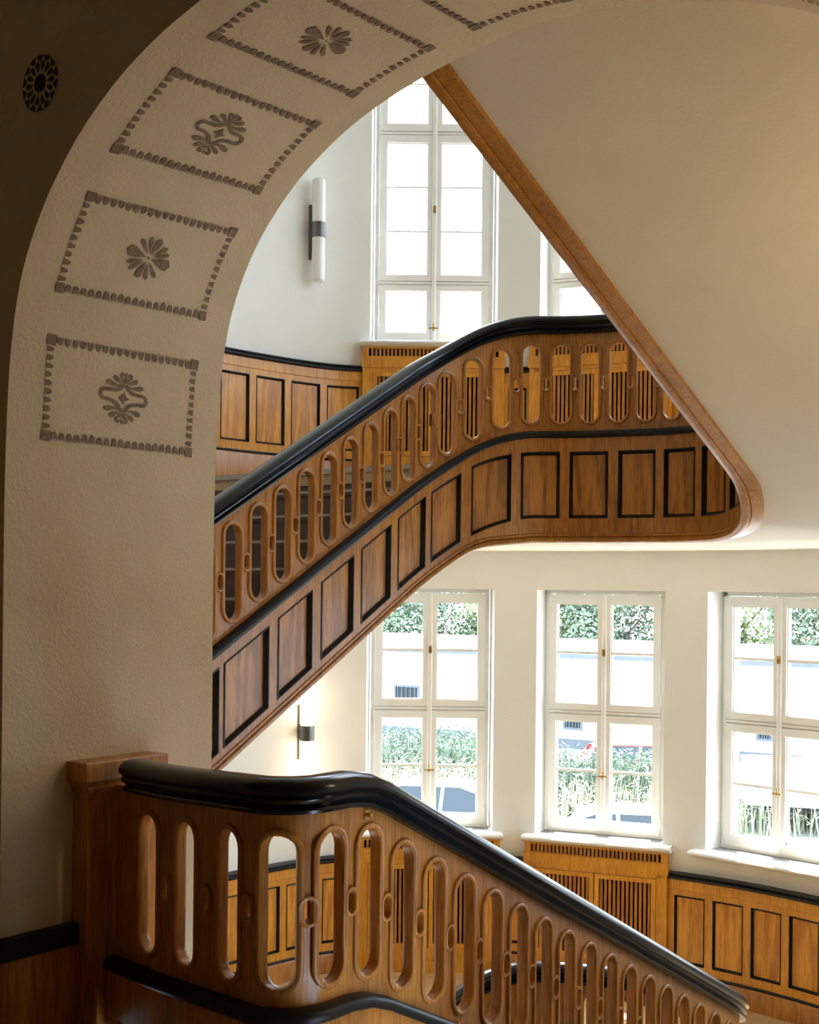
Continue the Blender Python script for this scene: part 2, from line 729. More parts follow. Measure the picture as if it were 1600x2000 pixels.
def balustrade(name, path, zf, zbf, u0, u1, slots, ovals, ring_range, loc, label, panels, pside, string_u, rail_u):
    T = empty(name, loc)
    tag(T, label, 'balustrade', 'slotted oak balustrades')
    us = usamples(path, rail_u[0], rail_u[1], 0.10)
    v, f = sweep(path, us, RAIL, lambda u: zf(u) + RAILV)
    obj('handrail', v, f, M['black'], T, 42)
    us = usamples(path, u0, u1, 0.06)
    mapf = lambda u, vv, n: path.P(u, n, zf(u) + vv)
    hs = [stadium(uc, zf(uc) + 0.325, 0.112, 0.49, zf) for uc in slots]
    hs += [stadium(uc, zf(uc) + 0.325, 0.036, 0.074, zf, 7) for uc in ovals]
    v, f = sheet(plank_sheet(us, lambda u: 0.0, lambda u: RAILV + 0.012, hs), hs, [], mapf, -0.015, 0.015)
    obj('slotted_panel', v, f, M['oak'], T, 35)
    for uc in slots:
        if ring_range[0] <= uc <= ring_range[1]:
            v, f = ring_mesh(path, zf, uc, 0.325, 0.110, 0.488, 0.021, 0.015, 0.010)
            obj('slot_ring', v, f, M['oak'], T, 50)
    for uc in ovals:
        if ring_range[0] <= uc <= ring_range[1]:
            v, f = ring_mesh(path, zf, uc, 0.325, 0.034, 0.072, 0.015, 0.015, 0.012)
            obj('oval_ring', v, f, M['oak'], T, 50)
    us = usamples(path, u0, u1, 0.10)
    v, f = sweep(path, us, MOULD, zf)
    obj('base_moulding', v, f, M['black_matt'], T, 42)
    us = usamples(path, string_u[0], string_u[1], 0.06)
    hs = []
    for a, b2, vb, vt in panels:
        L = []
        for k in range(5):
            u = a + (b2 - a) * k / 4
            L.append((u, vb(u)))
        for k in range(5):
            u = b2 + (a - b2) * k / 4
            L.append((u, vt(u)))
        hs.append(L)
    v, f = sheet(plank_sheet(us, lambda u: zbf(u) - zf(u), lambda u: -0.004, hs), hs, [], mapf, 0.022 * pside, 0.050 * pside)
    obj('string', v, f, M['oak'], T, 35)
    v, f = sheet(plank_sheet(us, lambda u: zbf(u) - zf(u), lambda u: -0.004, []), [], [], mapf, 0.010 * pside, -0.050 * pside)
    obj('string_back', v, f, M['oak'], T, 35)
    v, f = sweep(path, usamples(path, string_u[0], string_u[1], 0.08), BEAD, zbf)
    obj('bottom_bead', v, f, M['oak'], T, 42)
    for a, b2, vb, vt in panels:
        recess_panel(mapf, a, b2, vb, vt, 0.050 * pside, 0.022 * pside, 0.020, 5, T, 'string_panel', 'panel_moulding', M['oak_panel'], M['black_matt'])
    return T


# ------------------------------------------------------------------ the bay wall (setting)
BC = Vector((0.18, 7.09))
BR = 3.61


def to_st(X, Y):
    return (X * E1[0] + Y * E1[1], X * E2[0] + Y * E2[1])


def bay_pt(deg, r=BR):
    a = radians(deg)
    return to_st(BC.x + r * sin(a), BC.y + r * cos(a))


def catmull(P, n=6):
    P = [Vector(p) for p in P]
    out = []
    for i in range(len(P) - 1):
        p0, p1, p2, p3 = P[max(i - 1, 0)], P[i], P[i + 1], P[min(i + 2, len(P) - 1)]
        for k in range(n):
            x = k / n
            out.append(0.5 * ((2 * p1) + (p2 - p0) * x + (2 * p0 - 5 * p1 + 4 * p2 - p3) * x * x + (3 * p1 - p0 - 3 * p2 + p3) * x ** 3))
    out.append(P[-1])
    return out


HALF = 8.45
WIN_ANG = [0.0, 22.5, 45.0, 67.5, 90.0]
N_LOW = 5
left = catmull([(3.68, -7.15), (5.0, -7.15), (6.2, -7.15), (6.97, -7.12), (7.6, -7.04), (8.0, -6.93), bay_pt(-9.2)], 6)
angs = []
for c in WIN_ANG:
    angs += [c - HALF, c - HALF / 2, c, c + HALF / 2, c + HALF]
a_all = sorted(set([round(a, 4) for a in angs] + [11.25, 33.75, 56.25, 78.75, 102, 106, 110, 115, 120, 125, 127.2]))
cols = []            # (inner st, outer st, window index or None for the cell to the right)
for p in left[:-1]:
    cols.append([Vector(p), None, None])
for a in a_all:
    cols.append([Vector(bay_pt(a)), a, None])
cols.append([Vector((3.68, cols[-1][0].y)), None, None])
TR = cols[-1][0].y       # right wall position


def win_of(a):
    for i, c in enumerate(WIN_ANG):
        if abs(a - c) < HALF - 0.01:
            return i
    return None


n = len(cols)
inner, outer = [], []
for i, (p, a, _) in enumerate(cols):
    d = (cols[min(i + 1, n - 1)][0] - cols[max(i - 1, 0)][0]).normalized()
    nrm = Vector((d.y, -d.x))   # left of travel = outward here
    if a is not None:
        oa = a
        for c in WIN_ANG:       # keep the reveals nearly parallel
            if abs(abs(a - c) - HALF) < 0.01:
                oa = c + math.copysign(math.degrees(math.asin(0.495 / (BR + 0.42))), a - c)
            elif abs(a - c) < HALF:
                oa = c + (a - c) * 0.83
        q = Vector(bay_pt(oa, BR + 0.42))
    else:
        q = p + (Vector((0, -1)) * 0.42 if p.y < -4 else Vector((0, 1)) * 0.42)
        if p.y < -4:
            q = p - Vector((-d.y, d.x)) * -0.42 if False else p + Vector((d.y, -d.x)) * -0.42
            if (q - Vector((6, -4))).length < (p - Vector((6, -4))).length:
                q = p + Vector((d.y, -d.x)) * 0.42
    inner.append(p)
    outer.append(q)
HEAD_L, SILL_L = -0.02, -2.03
HEAD_U, SILL_U = 4.74, 2.03
zs = [-5.66, SILL_L, HEAD_L, SILL_U, HEAD_U, 5.25]
vs, fs = [], []
nz = len(zs)
for i in range(n):
    for z in zs:
        vs.append(W(inner[i].x, inner[i].y, z))
    for z in zs:
        vs.append(W(outer[i].x, outer[i].y, z))


def vid(i, j, o):
    return i * 2 * nz + (nz if o else 0) + j


def solid(i, j):
    if i < 0 or i >= n - 1 or j < 0 or j >= nz - 1:
        return False
    if j in (1, 3):
        a0, a1 = cols[i][1], cols[i + 1][1]
        if a0 is not None and a1 is not None:
            wi = win_of((a0 + a1) / 2)
            if wi is not None and (j == 3 or wi < N_LOW):
                return False
    return True


for i in range(n - 1):
    for j in range(nz - 1):
        if solid(i, j):
            fs.append((vid(i, j, 0), vid(i + 1, j, 0), vid(i + 1, j + 1, 0), vid(i, j + 1, 0)))
            fs.append((vid(i, j, 1), vid(i + 1, j, 1), vid(i + 1, j + 1, 1), vid(i, j + 1, 1)))
            if not solid(i - 1, j):
                fs.append((vid(i, j, 0), vid(i, j + 1, 0), vid(i, j + 1, 1), vid(i, j, 1)))
            if not solid(i + 1, j):
                fs.append((vid(i + 1, j, 0), vid(i + 1, j + 1, 0), vid(i + 1, j + 1, 1), vid(i + 1, j, 1)))
            if not solid(i, j - 1):
                fs.append((vid(i, j, 0), vid(i + 1, j, 0), vid(i + 1, j, 1), vid(i, j, 1)))
            if not solid(i, j + 1):
                fs.append((vid(i, j + 1, 0), vid(i + 1, j + 1, 0), vid(i + 1, j + 1, 1), vid(i, j + 1, 1)))
wb = obj('wall_back', vs, fs, M['plaster'], None, 25)
tag(wb, 'cream plaster wall curving round the window bay', None, None, 'structure')

# wall path for wainscots etc (travelling left to right, n > 0 = into the room)
WP = Path([(p.x, p.y) for p in inner])


def WPP(u, v, nn):
    return WP.P(u, nn, v)


def wall_u_of_angle(deg):
    q = Vector(bay_pt(deg))
    best = min(range(len(WP.p) - 1), key=lambda i: min((WP.p[i] - q).length + (WP.p[i + 1] - q).length, 99))
    L = (WP.p[best + 1] - WP.p[best])
    x = (q - WP.p[best]).dot(L) / L.length_squared
    return WP.u[best] + x * L.length


def wall_u_of_px(px):
    best, bu = 9, 0
    k = 0
    while k * 0.005 < WP.len:
        q = WP.P(k * 0.005, 0, 0)
        if q.y > 6.5 and q.x < 4.5:
            x = PX0 + F_PX * q.x / q.y
            if abs(x - px) < best:
                best, bu = abs(x - px), k * 0.005
        k += 1
    return bu


# ------------------------------------------------------------------ arch wall (setting)
AT0, AW = -3.80, 3.10
half = [(0.0, ZF), (0.0, -0.6), (0.0, 0.15), (0.004, 0.40), (0.012, 0.60), (0.034, 0.84), (0.092, 1.09), (0.215, 1.32), (0.385, 1.505), (0.565, 1.635), (0.745, 1.725),
        (0.93, 1.787), (1.12, 1.832), (1.32, 1.862), (1.55, 1.875)]
hp = catmull(half, 5)
aprof = [(p.x, p.y) for p in hp] + [(AW - p.x, p.y) for p in reversed(hp[:-1])]
AL = [0.0]
for i in range(1, len(aprof)):
    AL.append(AL[-1] + hypot(aprof[i][0] - aprof[i - 1][0], aprof[i][1] - aprof[i - 1][1]))
AS0, AS1 = 2.68, 3.68


def near_shift(w, z):
    """the vault flares a little: the near arris sits slightly lower"""
    k = sstep(z, 0.6, 1.4)
    return z - 0.035 * k


vs, fs = [], []
m = len(aprof)
for w, z in aprof:
    vs.append(W(AS0, AT0 + w, near_shift(w, z)))
for w, z in aprof:
    vs.append(W(AS1, AT0 + w, z + 0.012 * sstep(z, 0.6, 1.4)))
for i in range(m - 1):
    fs.append((i, i + 1, m + i + 1, m + i))


KW = 1.55 / AW      # the left flight leaves through a narrower twin arch
AT1 = -6.30


def z_near(w, z):
    return near_shift(w, z)


def z_far(w, z):
    return z + 0.012 * sstep(z, 0.6, 1.4)


RECTS = [(t0_, t1_, z0_, z1_) for t0_, t1_ in ((AT0, AT0 + AW), (AT1, AT1 + 2.36)) for z0_, z1_ in ()]


def face_with_arch(s, zfn, t0, t1, z0, z1):
    out = [(t0, z0), (AT0, z0), (AT0 + AW, z0), (t1, z0), (t1, z1), (t0, z1)]
    holes = [[(AT0 + w, zfn(w, z)) for w, z in aprof], [(AT1 + w * KW, zfn(w, z)) for w, z in aprof]]
    holes += [[(a_, c_), (b_, c_), (b_, d_), (a_, d_)] for a_, b_, c_, d_ in RECTS if c_ > z0]
    v, f = sheet(out, holes, [], lambda u, v_, nn: W(s, u, v_), 0, 0, back=False)
    k = len(v) // 2
    return v[:k], [g for g in f if max(g) < k]


mbw = MB()
mbw.add(vs, fs)
vs2 = [W(AS0, AT1 + w * KW, z_near(w, z)) for w, z in aprof] + [W(AS1, AT1 + w * KW, z_far(w, z)) for w, z in aprof]
mbw.add(vs2, fs)
for a_, b_, c_, d_ in RECTS:
    mbw.add([W(s_, t_, z_) for s_ in (AS0, AS1) for t_, z_ in ((a_, c_), (b_, c_), (b_, d_), (a_, d_))], [(i, (i + 1) % 4, (i + 1) % 4 + 4, i + 4) for i in range(4)])
v, f = face_with_arch(AS0, z_near, -7.6, 1.2, -5.66, 5.25)
mbw.add(v, f)
v, f = face_with_arch(AS1, z_far, -7.6, 1.2, -5.66, 5.25)
mbw.add(v, f)
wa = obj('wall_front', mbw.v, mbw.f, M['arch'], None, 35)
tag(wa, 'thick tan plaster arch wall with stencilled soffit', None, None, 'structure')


def arch_map(s, v):
    """point on the arch soffit: s across the wall, v along the profile (survey v counts from z = -1.9)"""
    vv = v - (ZF + 1.9)
    import bisect
    i = min(max(bisect.bisect_right(AL, vv) - 1, 0), m - 2)
    x = (vv - AL[i]) / (AL[i + 1] - AL[i])
    w = aprof[i][0] + (aprof[i + 1][0] - aprof[i][0]) * x
    z = aprof[i][1] + (aprof[i + 1][1] - aprof[i][1]) * x
    dx, dz = aprof[i + 1][0] - aprof[i][0], aprof[i + 1][1] - aprof[i][1]
    L = hypot(dx, dz)
    k = (s - AS0) / (AS1 - AS0)
    zz = near_shift(w, z) * (1 - k) + (z + 0.012 * sstep(z, 0.6, 1.4)) * k
    e = 0.004
    return W(s, AT0 + w + dz / L * e, zz - dx / L * e)


# stencils on the soffit
def poly_decal(mb, polys, mp):
    for P in polys:
        v = [mp(x, y) for x, y in P]
        mb.add(v, [tuple(range(len(v)))])


def tear(L, w, ang, bend=0.0, r0=0.0, n=7, blunt=0.6):
    """teardrop petal from r0 to r0+L along ang"""
    a, b2 = [], []
    for k in range(n + 1):
        x = k / n
        hw = w / 2 * (sin(pi * 0.5 * min(1, x / 0.8) ** 1.15) if x < 0.8 else sqrt(max(0, 1 - ((x - 0.8) / 0.2) ** 2)))
        cx = r0 + L * x
        cy = bend * x * x
        a.append((cx, cy + hw))
        b2.append((cx, cy - hw))
    pts = a + b2[::-1]
    return [(p[0] * cos(ang) - p[1] * sin(ang), p[0] * sin(ang) + p[1] * cos(ang)) for p in pts]


def strip(pts, w):
    """thin ribbon quads along a polyline"""
    out = []
    for i in range(len(pts) - 1):
        (x0, y0), (x1, y1) = pts[i], pts[i + 1]
        L = hypot(x1 - x0, y1 - y0) or 1
        nx, ny = -(y1 - y0) / L * w / 2, (x1 - x0) / L * w / 2
        out.append([(x0 + nx, y0 + ny), (x1 + nx, y1 + ny), (x1 - nx, y1 - ny), (x0 - nx, y0 - ny)])
    return out


def flower():
    P = []
    for a, L, w in ((-6, .090, .046), (172, .090, .046), (76, .078, .028), (256, .078, .028)):
        P.append(tear(L, w, radians(a), r0=.012))
    for a in (24, 44, 104, 130, 204, 224, 284, 310):
        P.append(tear(.072, .017, radians(a), r0=.018))
    P.append([(.005 * cos(k * pi / 4), .005 * sin(k * pi / 4)) for k in range(8)])
    return P


def palmette():
    P = [[(0, .027), (.008, .009), (.026, 0), (.008, -.009), (0, -.027), (-.008, -.009), (-.026, 0), (-.008, .009)]]
    for sx in (1, -1):
        lp = [(.004, .056), (.014, .040), (.034, .026), (.062, .024), (.088, .024), (.102, .012), (.102, -.004), (.090, -.015), (.064, -.014), (.034, -.022), (.014, -.040), (.004, -.056)]
        for i, q in enumerate(strip([(sx * x, y) for x, y in lp], .014)):
            P.append(q)
        for sy in (1, -1):
            P.append([(sx * x, sy * y) for x, y in [(.006, .056), (.020, .043), (.042, .040), (.064, .040), (.080, .046), (.082, .058), (.070, .064), (.054, .058), (.036, .050), (.020, .051)]])
            P.append([(sx * x, sy * y) for x, y in [(.006, .063), (.020, .057), (.034, .060), (.048, .066), (.056, .078), (.048, .086), (.036, .080), (.024, .068)]])
            for q in strip([(sx * x, sy * y) for x, y in [(.003, .062), (.009, .072), (.018, .078), (.026, .088), (.021, .098), (.012, .096), (.011, .088)]], .0075):
                P.append(q)
    P.append([(0, .108), (.005, .092), (.003, .060), (-.003, .060), (-.005, .092)])
    P.append([(0, -.104), (.003, -.098), (0, -.060), (-.003, -.098)])
    return P


for k in range(7):
    v0 = 2.405 + 0.540 * k
    sL, sR, hV = 2.822, 3.545, 0.385
    mb = MB()
    polys = []
    q = 0.038
    for cs in (sL, sR - q):
        for cv in (v0, v0 + hV - q):
            jx = random.uniform(-.002, .002)
            polys.append([(cs + jx, cv), (cs + q, cv + jx), (cs + q - jx, cv + q), (cs, cv + q - jx)])
    nm = 19
    for i in range(nm):
        c = sL + q + (sR - sL - 2 * q) * (i + 0.5) / nm
        w2 = 0.0125 + random.uniform(-.001, .001)
        for vb, sg in ((v0 + 0.002, 1), (v0 + hV - 0.002, -1)):
            h2 = 0.036 + random.uniform(-.003, .003)
            pp = [(-1, 0), (-.45, .28), (0, .10), (.45, .28), (1, 0), (1, .55), (.6, .88), (0, 1), (-.6, .88), (-1, .55)]
            polys.append([(c + x * w2, vb + sg * y * h2) for x, y in pp])
    nm = 10
    for i in range(nm):
        c = v0 + q + (hV - 2 * q) * (i + 0.5) / nm
        w2 = 0.0105 + random.uniform(-.001, .001)
        for sb, sg in ((sL + 0.002, 1), (sR - 0.002, -1)):
            h2 = 0.032 + random.uniform(-.003, .003)
            pp = [(0, -1), (.22, -.4), (.08, 0), (.22, .4), (0, 1), (.6, .95), (.95, .5), (1, 0), (.95, -.5), (.6, -.95)]
            polys.append([(sb + sg * x * h2, c + y * w2) for x, y in pp])
    poly_decal(mb, polys, arch_map)
    obj('stencil_border', mb.v, mb.f, M['stencil'], wa, fix=False)
    mb = MB()
    cs, cv = 3.185, v0 + hV / 2
    pol = palmette() if k % 2 == 0 else flower()
    rot = radians(-4)
    poly_decal(mb, [[(cs + (x * cos(rot) - y * sin(rot)) * 1.08, cv + (x * sin(rot) + y * cos(rot)) * 0.95) for x, y in P] for P in pol], arch_map)
    obj('stencil_rosette' if k % 2 else 'stencil_palmette', mb.v, mb.f, M['stencil'], wa, fix=False)

# painted roundel on the dark near face
mb = MB()
rs = []
for k in range(14):
    a = 2 * pi * k / 14
    rs.append(tear(.040, .020, a, r0=.036))
    a2 = a + pi / 14
    dA = pi / 14 * 0.92
    rs.append([(.095 * cos(a2 + x * dA), .095 * sin(a2 + x * dA)) for x in (-1, -.5, 0, .5, 1)] +
              [(.070 * cos(a2), .070 * sin(a2))])
poly_decal(mb, rs, lambda x, y: W(AS0 - 0.003, -3.62 + x, 1.686 + y))
obj('stencil_roundel', mb.v, mb.f, M['stencil_dark'], wa, fix=False)
mb = MB()
poly_decal(mb, [[(.031 * cos(k * pi / 12), .031 * sin(k * pi / 12)) for k in range(24)]], lambda x, y: W(AS0 - 0.003, -3.62 + x, 1.686 + y))
obj('roundel_centre', mb.v, mb.f, M['black_matt'], wa, fix=False)

# corridor shell round the camera
def slab(name, s0, s1, t0, t1, z0, z1, mat, label):
    v, f = st_box(s0, s1, t0, t1, z0, z1)
    o = obj(name, v, f, mat)
    tag(o, label, None, None, 'structure')
    return o


slab('floor', -4.0, AS0, -7.6, 1.2, ZF - 0.25, ZF, M['parquet'], 'parquet floor of the corridor the camera stands in')
slab('floor_arch', AS0, 3.04, AT0, AT0 + AW, ZF - 0.25, ZF, M['parquet'], 'parquet floor strip inside the arch opening')
slab('ceiling_corridor', -4.0, AS0, -7.6, 1.2, 2.6, 2.75, M['corridor'], 'corridor ceiling behind the arch')
slab('wall_rear', -4.15, -4.0, -7.6, 1.2, -5.86, 5.4, M['corridor'], 'rear wall of the corridor')
slab('wall_left', -4.0, AS0, -7.75, -7.6, -5.86, 5.4, M['corridor'], 'left wall of the corridor')
slab('wall_right', -4.0, AS0, 1.2, 1.35, -5.86, 5.4, M['corridor'], 'right wall of the corridor')
# stairwell ceiling, well bottom
slab('ceiling', -4.0, 10.2, -8.0, 0.5, 5.25, 5.4, M['plaster'], 'plaster ceiling over the stairwell')
slab('floor_hall', -4.0, 10.2, -8.0, 0.5, -5.86, -5.66, M['parquet'], 'hall floor at the foot of the stairwell')

# plinth on the arch reveal
mb = MB()
v, f = st_box(AS0 - 0.03, 3.30, AT0 - 0.01, AT0 + 0.028, ZF, -1.30)
mb.add(v, f)
v, f = st_box(AS0 - 0.03, AS0, -6.5, AT0 + 0.028, ZF, -1.30)
mb.add(v, f)
t1 = obj('trim_1', mb.v, mb.f, M['oak'])
tag(t1, 'oak plinth board along the foot of the arch pillar', None, None, 'structure')
mb = MB()
v, f = st_box(AS0 - 0.045, 3.30, AT0 - 0.01, AT0 + 0.042, -1.31, -1.235)
mb.add(v, f)
v, f = st_box(AS0 - 0.045, AS0, -6.5, AT0 + 0.042, -1.31, -1.235)
mb.add(v, f)
obj('plinth_moulding', mb.v, mb.f, M['black_matt'], t1)

# ------------------------------------------------------------------ landings and flights
def wall_poly(u0, u1, inset=0.0):
    return [WP.at(u)[0] for u in usamples(WP, u0, u1, 0.4)]


def landing_slab(name, ztop, zbot, s_right, mat, label):
    """slab between the well edge and the bay wall"""
    uA = 6.55 - S0
    pts = [PU.at(u)[0] for u in usamples(PU, uA, UE + 0.02, 0.08)]
    edge = [Vector((p.x, p.y)) for p in pts]
    wall = []
    for p in reversed(WP.p):
        if p.x >= min(6.55, 6.55) - 1e-6 or p.y > -3:
            wall.append(p.copy())
    wall = [p for p in wall if (p.x >= s_right or p.y < -3) and p.x >= 6.55]
    loop = edge + [Vector((edge[-1].x, TR))] + wall + [Vector((6.55, -7.15))]
    # drop near duplicates
    L = [loop[0]]
    for p in loop[1:]:
        if (p - L[-1]).length > 0.01:
            L.append(p)
    tri = tessellate_polygon([[Vector((p.x, p.y, 0)) for p in L]])
    k = len(L)
    vs = [W(p.x, p.y, ztop) for p in L] + [W(p.x, p.y, zbot) for p in L]
    fs = [tuple(t) for t in tri] + [tuple(i + k for i in t) for t in tri]
    fs += [(i, (i + 1) % k, (i + 1) % k + k, i + k) for i in range(k)]
    o = obj(name, vs, fs, mat)
    tag(o, label, None, None, 'structure')
    return o


landing_slab('floor_upper', ZU, 0.68, 6.55, M['parquet'], 'upper landing floor behind the curved balustrade')
fl = landing_slab('floor_lower', ZL, ZL - 0.48, 6.4, M['parquet'], 'lower landing floor in front of the windows')

# soffit under the upper landing and the flight rising towards the camera
def soffit_z(s_, t_):
    f = smax(0.300, 0.766 + 0.445 * (6.16 - s_), 0.10)
    return 0.300 + (f - 0.300) * sstep(t_, -3.7, -2.8)


pts = []
for u_ in usamples(PU, 6.75 - S0, PU.len, 0.06):
    q_, d_ = PU.at(u_)
    pts.append((q_.x + d_.y * 0.035, q_.y - d_.x * 0.035))
loop = pts + [(3.62, pts[-1][1]), (3.62, TR)] + [(s_, TR) for s_ in (4.6, 5.6, 6.3, 6.8, 7.0, 7.2, 7.4, 7.7, 8.6, 9.5)] + [(9.5, -7.4), (6.75, -7.4)]
extra = [(s_, t_) for s_ in (6.2, 6.6, 6.8, 6.9, 7.0, 7.1, 7.2, 7.3, 7.4, 7.55, 7.7, 8.0) for t_ in (-2.4, -1.9, -1.4, -0.9)]
extra += [(s_, t_) for s_ in (7.55, 7.7, 7.9, 8.2) for t_ in (-4.2, -3.8, -3.4, -3.0, -2.7)]
v, f = sheet(loop, [], extra, lambda u_, v_, nn: W(u_, v_, soffit_z(u_, v_)), 0, 0, back=False)
k = len(v) // 2
mb = MB()
mb.add(v[:k], [g_ for g_ in f if max(g_) < k])
# under the rising left flight
zb = lambda s: zm_common(s - S0) - 0.594 + 0.01
vs = [W(3.66, -7.2, zb(3.66)), W(3.66, -4.72, zb(3.66)), W(6.75, -4.72, 0.300), W(6.75, -7.2, 0.300)]
mb.add(vs, [(0, 1, 2, 3)])
so_ = obj('ceiling_soffit', mb.v, mb.f, M['soffit'], None, 30)
tag(so_, 'smooth plaster soffit under the upper stair flight and landing', None, None, 'structure')
# the body of the upper right flight above its soffit
n_r = 9
L = [(AS1 - 0.02, 0.76 + 0.445 * (6.16 - AS1) + 0.2), (7.0, 0.60), (7.0, ZU)]
for k in range(n_r):
    s = 6.4 - 0.33 * k
    L += [(s, ZU + 0.164 * k), (s, ZU + 0.164 * (k + 1))]
L += [(AS1 - 0.02, ZU + 0.164 * n_r)]
k = len(L)
tri = tessellate_polygon([[Vector((a, b_, 0)) for a, b_ in L]])
vs = [W(s, -2.74, z) for s, z in L] + [W(s, TR, z) for s, z in L]
fs = [tuple(t) for t in tri] + [tuple(i + k for i in t) for t in tri] + [(i, (i + 1) % k, (i + 1) % k + k, i + k) for i in range(k)]
o = obj('stair_flight', vs, fs, M['oak_tread'])
tag(o, 'upper right stair flight hidden above the big plaster soffit', 'staircase', 'stair flights round the open well')


def flight(name, s_top, z_top, nr, rise, going, direction, t0, t1, label, body_z):
    """steps falling from s_top in the given s direction"""
    T = empty(name, W(s_top, (t0 + t1) / 2, z_top - nr * rise))
    tag(T, label, 'staircase', 'stair flights round the open well')
    tm = bpy.data.meshes.new('tread')
    for k in range(nr):
        s = s_top + direction * going * k
        z = z_top - rise * (k + 1)
        # riser below the edge of step k
        v, f = st_box(min(s, s - direction * 0.03), max(s, s - direction * 0.03), t0, t1, z, z + rise - 0.03)
        obj('riser', v, f, M['oak_tread'], T)
        if k < nr - 1:
            a, b2 = s - direction * 0.03, s + direction * (going + 0.02)
            v, f = st_box(min(a, b2), max(a, b2), t0, t1, z - 0.032, z)
            obj('tread', v, f, M['oak_tread'], T)
            a, b2 = s + direction * (going - 0.025), s + direction * (going + 0.026)
            v, f = st_box(min(a, b2), max(a, b2), t0 + 0.02, t1 - 0.02, z - 0.012, z + 0.004)
            obj('nosing_strip', v, f, M['nosing'], T)
    return T


fu = flight('stair_flight', 6.55, ZU, 10, 0.1714, 0.285, -1, -7.10, -4.74, 'left stair flight climbing behind the slotted balustrade with dark treads', None)
# landing edge strip of the upper floor
v, f = st_box(6.52, 6.58, -7.10, -4.74, ZU - 0.03, ZU + 0.004)
obj('nosing_strip', v, f, M['nosing'], fu)
flight('stair_flight', 3.72, ZF, 10, 0.157, 0.31, 1, -2.66, TR - 0.02, 'right stair flight going down in front of the near balustrade', None)

# wall string beside the left flight
mb = MB()
ss = [3.7, 5.0, 6.0, 6.5, 6.72]
vs = []
for s in ss:
    zt = min(zm_common(s - S0) + 0.10, 1.01)
    z0 = zt - 0.34
    vs += [W(s, -7.15, z0), W(s, -7.11, z0), W(s, -7.11, zt), W(s, -7.15, zt)]
fs = [(0, 1, 2, 3)]
for i in range(len(ss) - 1):
    for j in range(4):
        fs.append((i * 4 + j, i * 4 + (j + 1) % 4, i * 4 + 4 + (j + 1) % 4, i * 4 + 4 + j))
fs.append(tuple(range(len(vs) - 4, len(vs))))
o = obj('trim_2', vs, fs, M['oak_honey'])
tag(o, 'oak wall string following the left flight', None, None, 'structure')

# ------------------------------------------------------------------ balustrades
slotsU = []
u = 2.67 - U_OFF + 18 * PITCH
# survey positions of the openings along the upper path
base = [2.670, 2.860, 3.042, 3.230, 3.418, 3.604, 3.788, 3.972, 4.142, 4.310, 4.462, 4.655, 4.850, 5.044, 5.234, 5.417, 5.598, 5.772, 5.940]
slotsU = [2.670 - PITCH * k for k in (4, 3, 2, 1)] + base + [5.940 + 0.180 * k for k in range(1, 5)]
slotsU = [x - U_OFF for x in slotsU]
xx = slotsU[-1]
while xx + PITCH < PU.len - 0.2:
    xx += PITCH
    slotsU.append(xx)
ovalsU = [(slotsU[i] + slotsU[i + 1]) / 2 for i in range(len(slotsU) - 1)]
pp = [(2.585, 2.910), (2.980, 3.250), (3.325, 3.600), (3.670, 3.940), (4.010, 4.268), (4.320, 4.552), (4.633, 4.909), (4.975, 5.231), (5.296, 5.547), (5.613, 5.848), (5.909, 6.134), (6.194, 6.42), (6.48, 6.70)]
pp = [(2.585 - .35, 2.910 - .36), (2.585 - .70, 2.910 - .71)] + pp
panU = []
for a, b2 in pp:
    panU.append((a - U_OFF, b2 - U_OFF, lambda u: -drop_up(u) + 0.075 + 0.055 * sstep(u + U_OFF, 4.6, 5.0), lambda u: -0.090 - 0.02 * sstep(u + U_OFF, 4.6, 5.0)))
bal_u = balustrade('balustrade', PU, zm_up, lambda u: zm_up(u) - drop_up(u), 0.0, PU.len, slotsU, ovalsU, (slotsU[2] - 0.01, 6.80 - U_OFF), W(7.0, -4.2, 0.3),
                   'upper oak balustrade with black handrail sweeping up to the landing', panU, 1.0, (0.0, PU.len), (0.0, PU.len))

# lower path: openings counted back from the second one on the slope
u_ref = UEL + (V2[0] - LBL - 3.338)
slotsL = [u_ref]
xx = u_ref
while xx - PITCH > 3.6:
    xx -= PITCH
    slotsL.insert(0, xx)
slotsL.append(u_ref + 0.190)
slotsL.append(UC0 + 0.150)
for tt in (-3.005, -3.255, -3.49):
    slotsL.append(UC1 + (-2.87 - tt) * 1.014)
slotsL = [x for x in slotsL if x < PL.len - 0.10]
ovalsL = [(slotsL[i] + slotsL[i + 1]) / 2 for i in range(len(slotsL) - 1)]
bal_l = balustrade('balustrade', PL, zm_low, zb_low, 2.6, PL.len, slotsL, ovalsL, (3.5, PL.len), W(3.07, -2.71, ZF),
                   'near dark oak balustrade with thick black handrail and newel at the arch', [], -1.0, (2.6, PL.len), (2.6, PL.len - 0.10))
# newel pilaster against the reveal
mb = MB()
v, f = st_box(2.985, 3.315, AT0, AT0 + 0.085, ZF, -0.742)
mb.add(v, f)
obj('newel_post', mb.v, mb.f, M['oak'], bal_l)
mb = MB()
for s0, s1, tt, z0, z1 in ((2.978, 3.322, 0.094, -0.760, -0.735),):
    v, f = st_box(s0, s1, AT0, AT0 + tt, z0, z1)
    mb.add(v, f)
s0, s1 = 2.972, 3.328
vs = []
for d, z in ((0.0, -0.738), (0.016, -0.715), (0.016, -0.652), (0.012, -0.648)):
    for s, t in ((s0 - d, AT0), (s1 + d, AT0), (s1 + d, AT0 + 0.095 + d), (s0 - d, AT0 + 0.095 + d)):
        vs.append(W(s, t, z))
fs = [(0, 1, 2, 3), (12, 13, 14, 15)]
for i in range(3):
    for j in range(4):
        fs.append((i * 4 + j, i * 4 + (j + 1) % 4, i * 4 + 4 + (j + 1) % 4, i * 4 + 4 + j))
mb.add(vs, fs)
obj('newel_cap', mb.v, mb.f, M['oak'], bal_l)
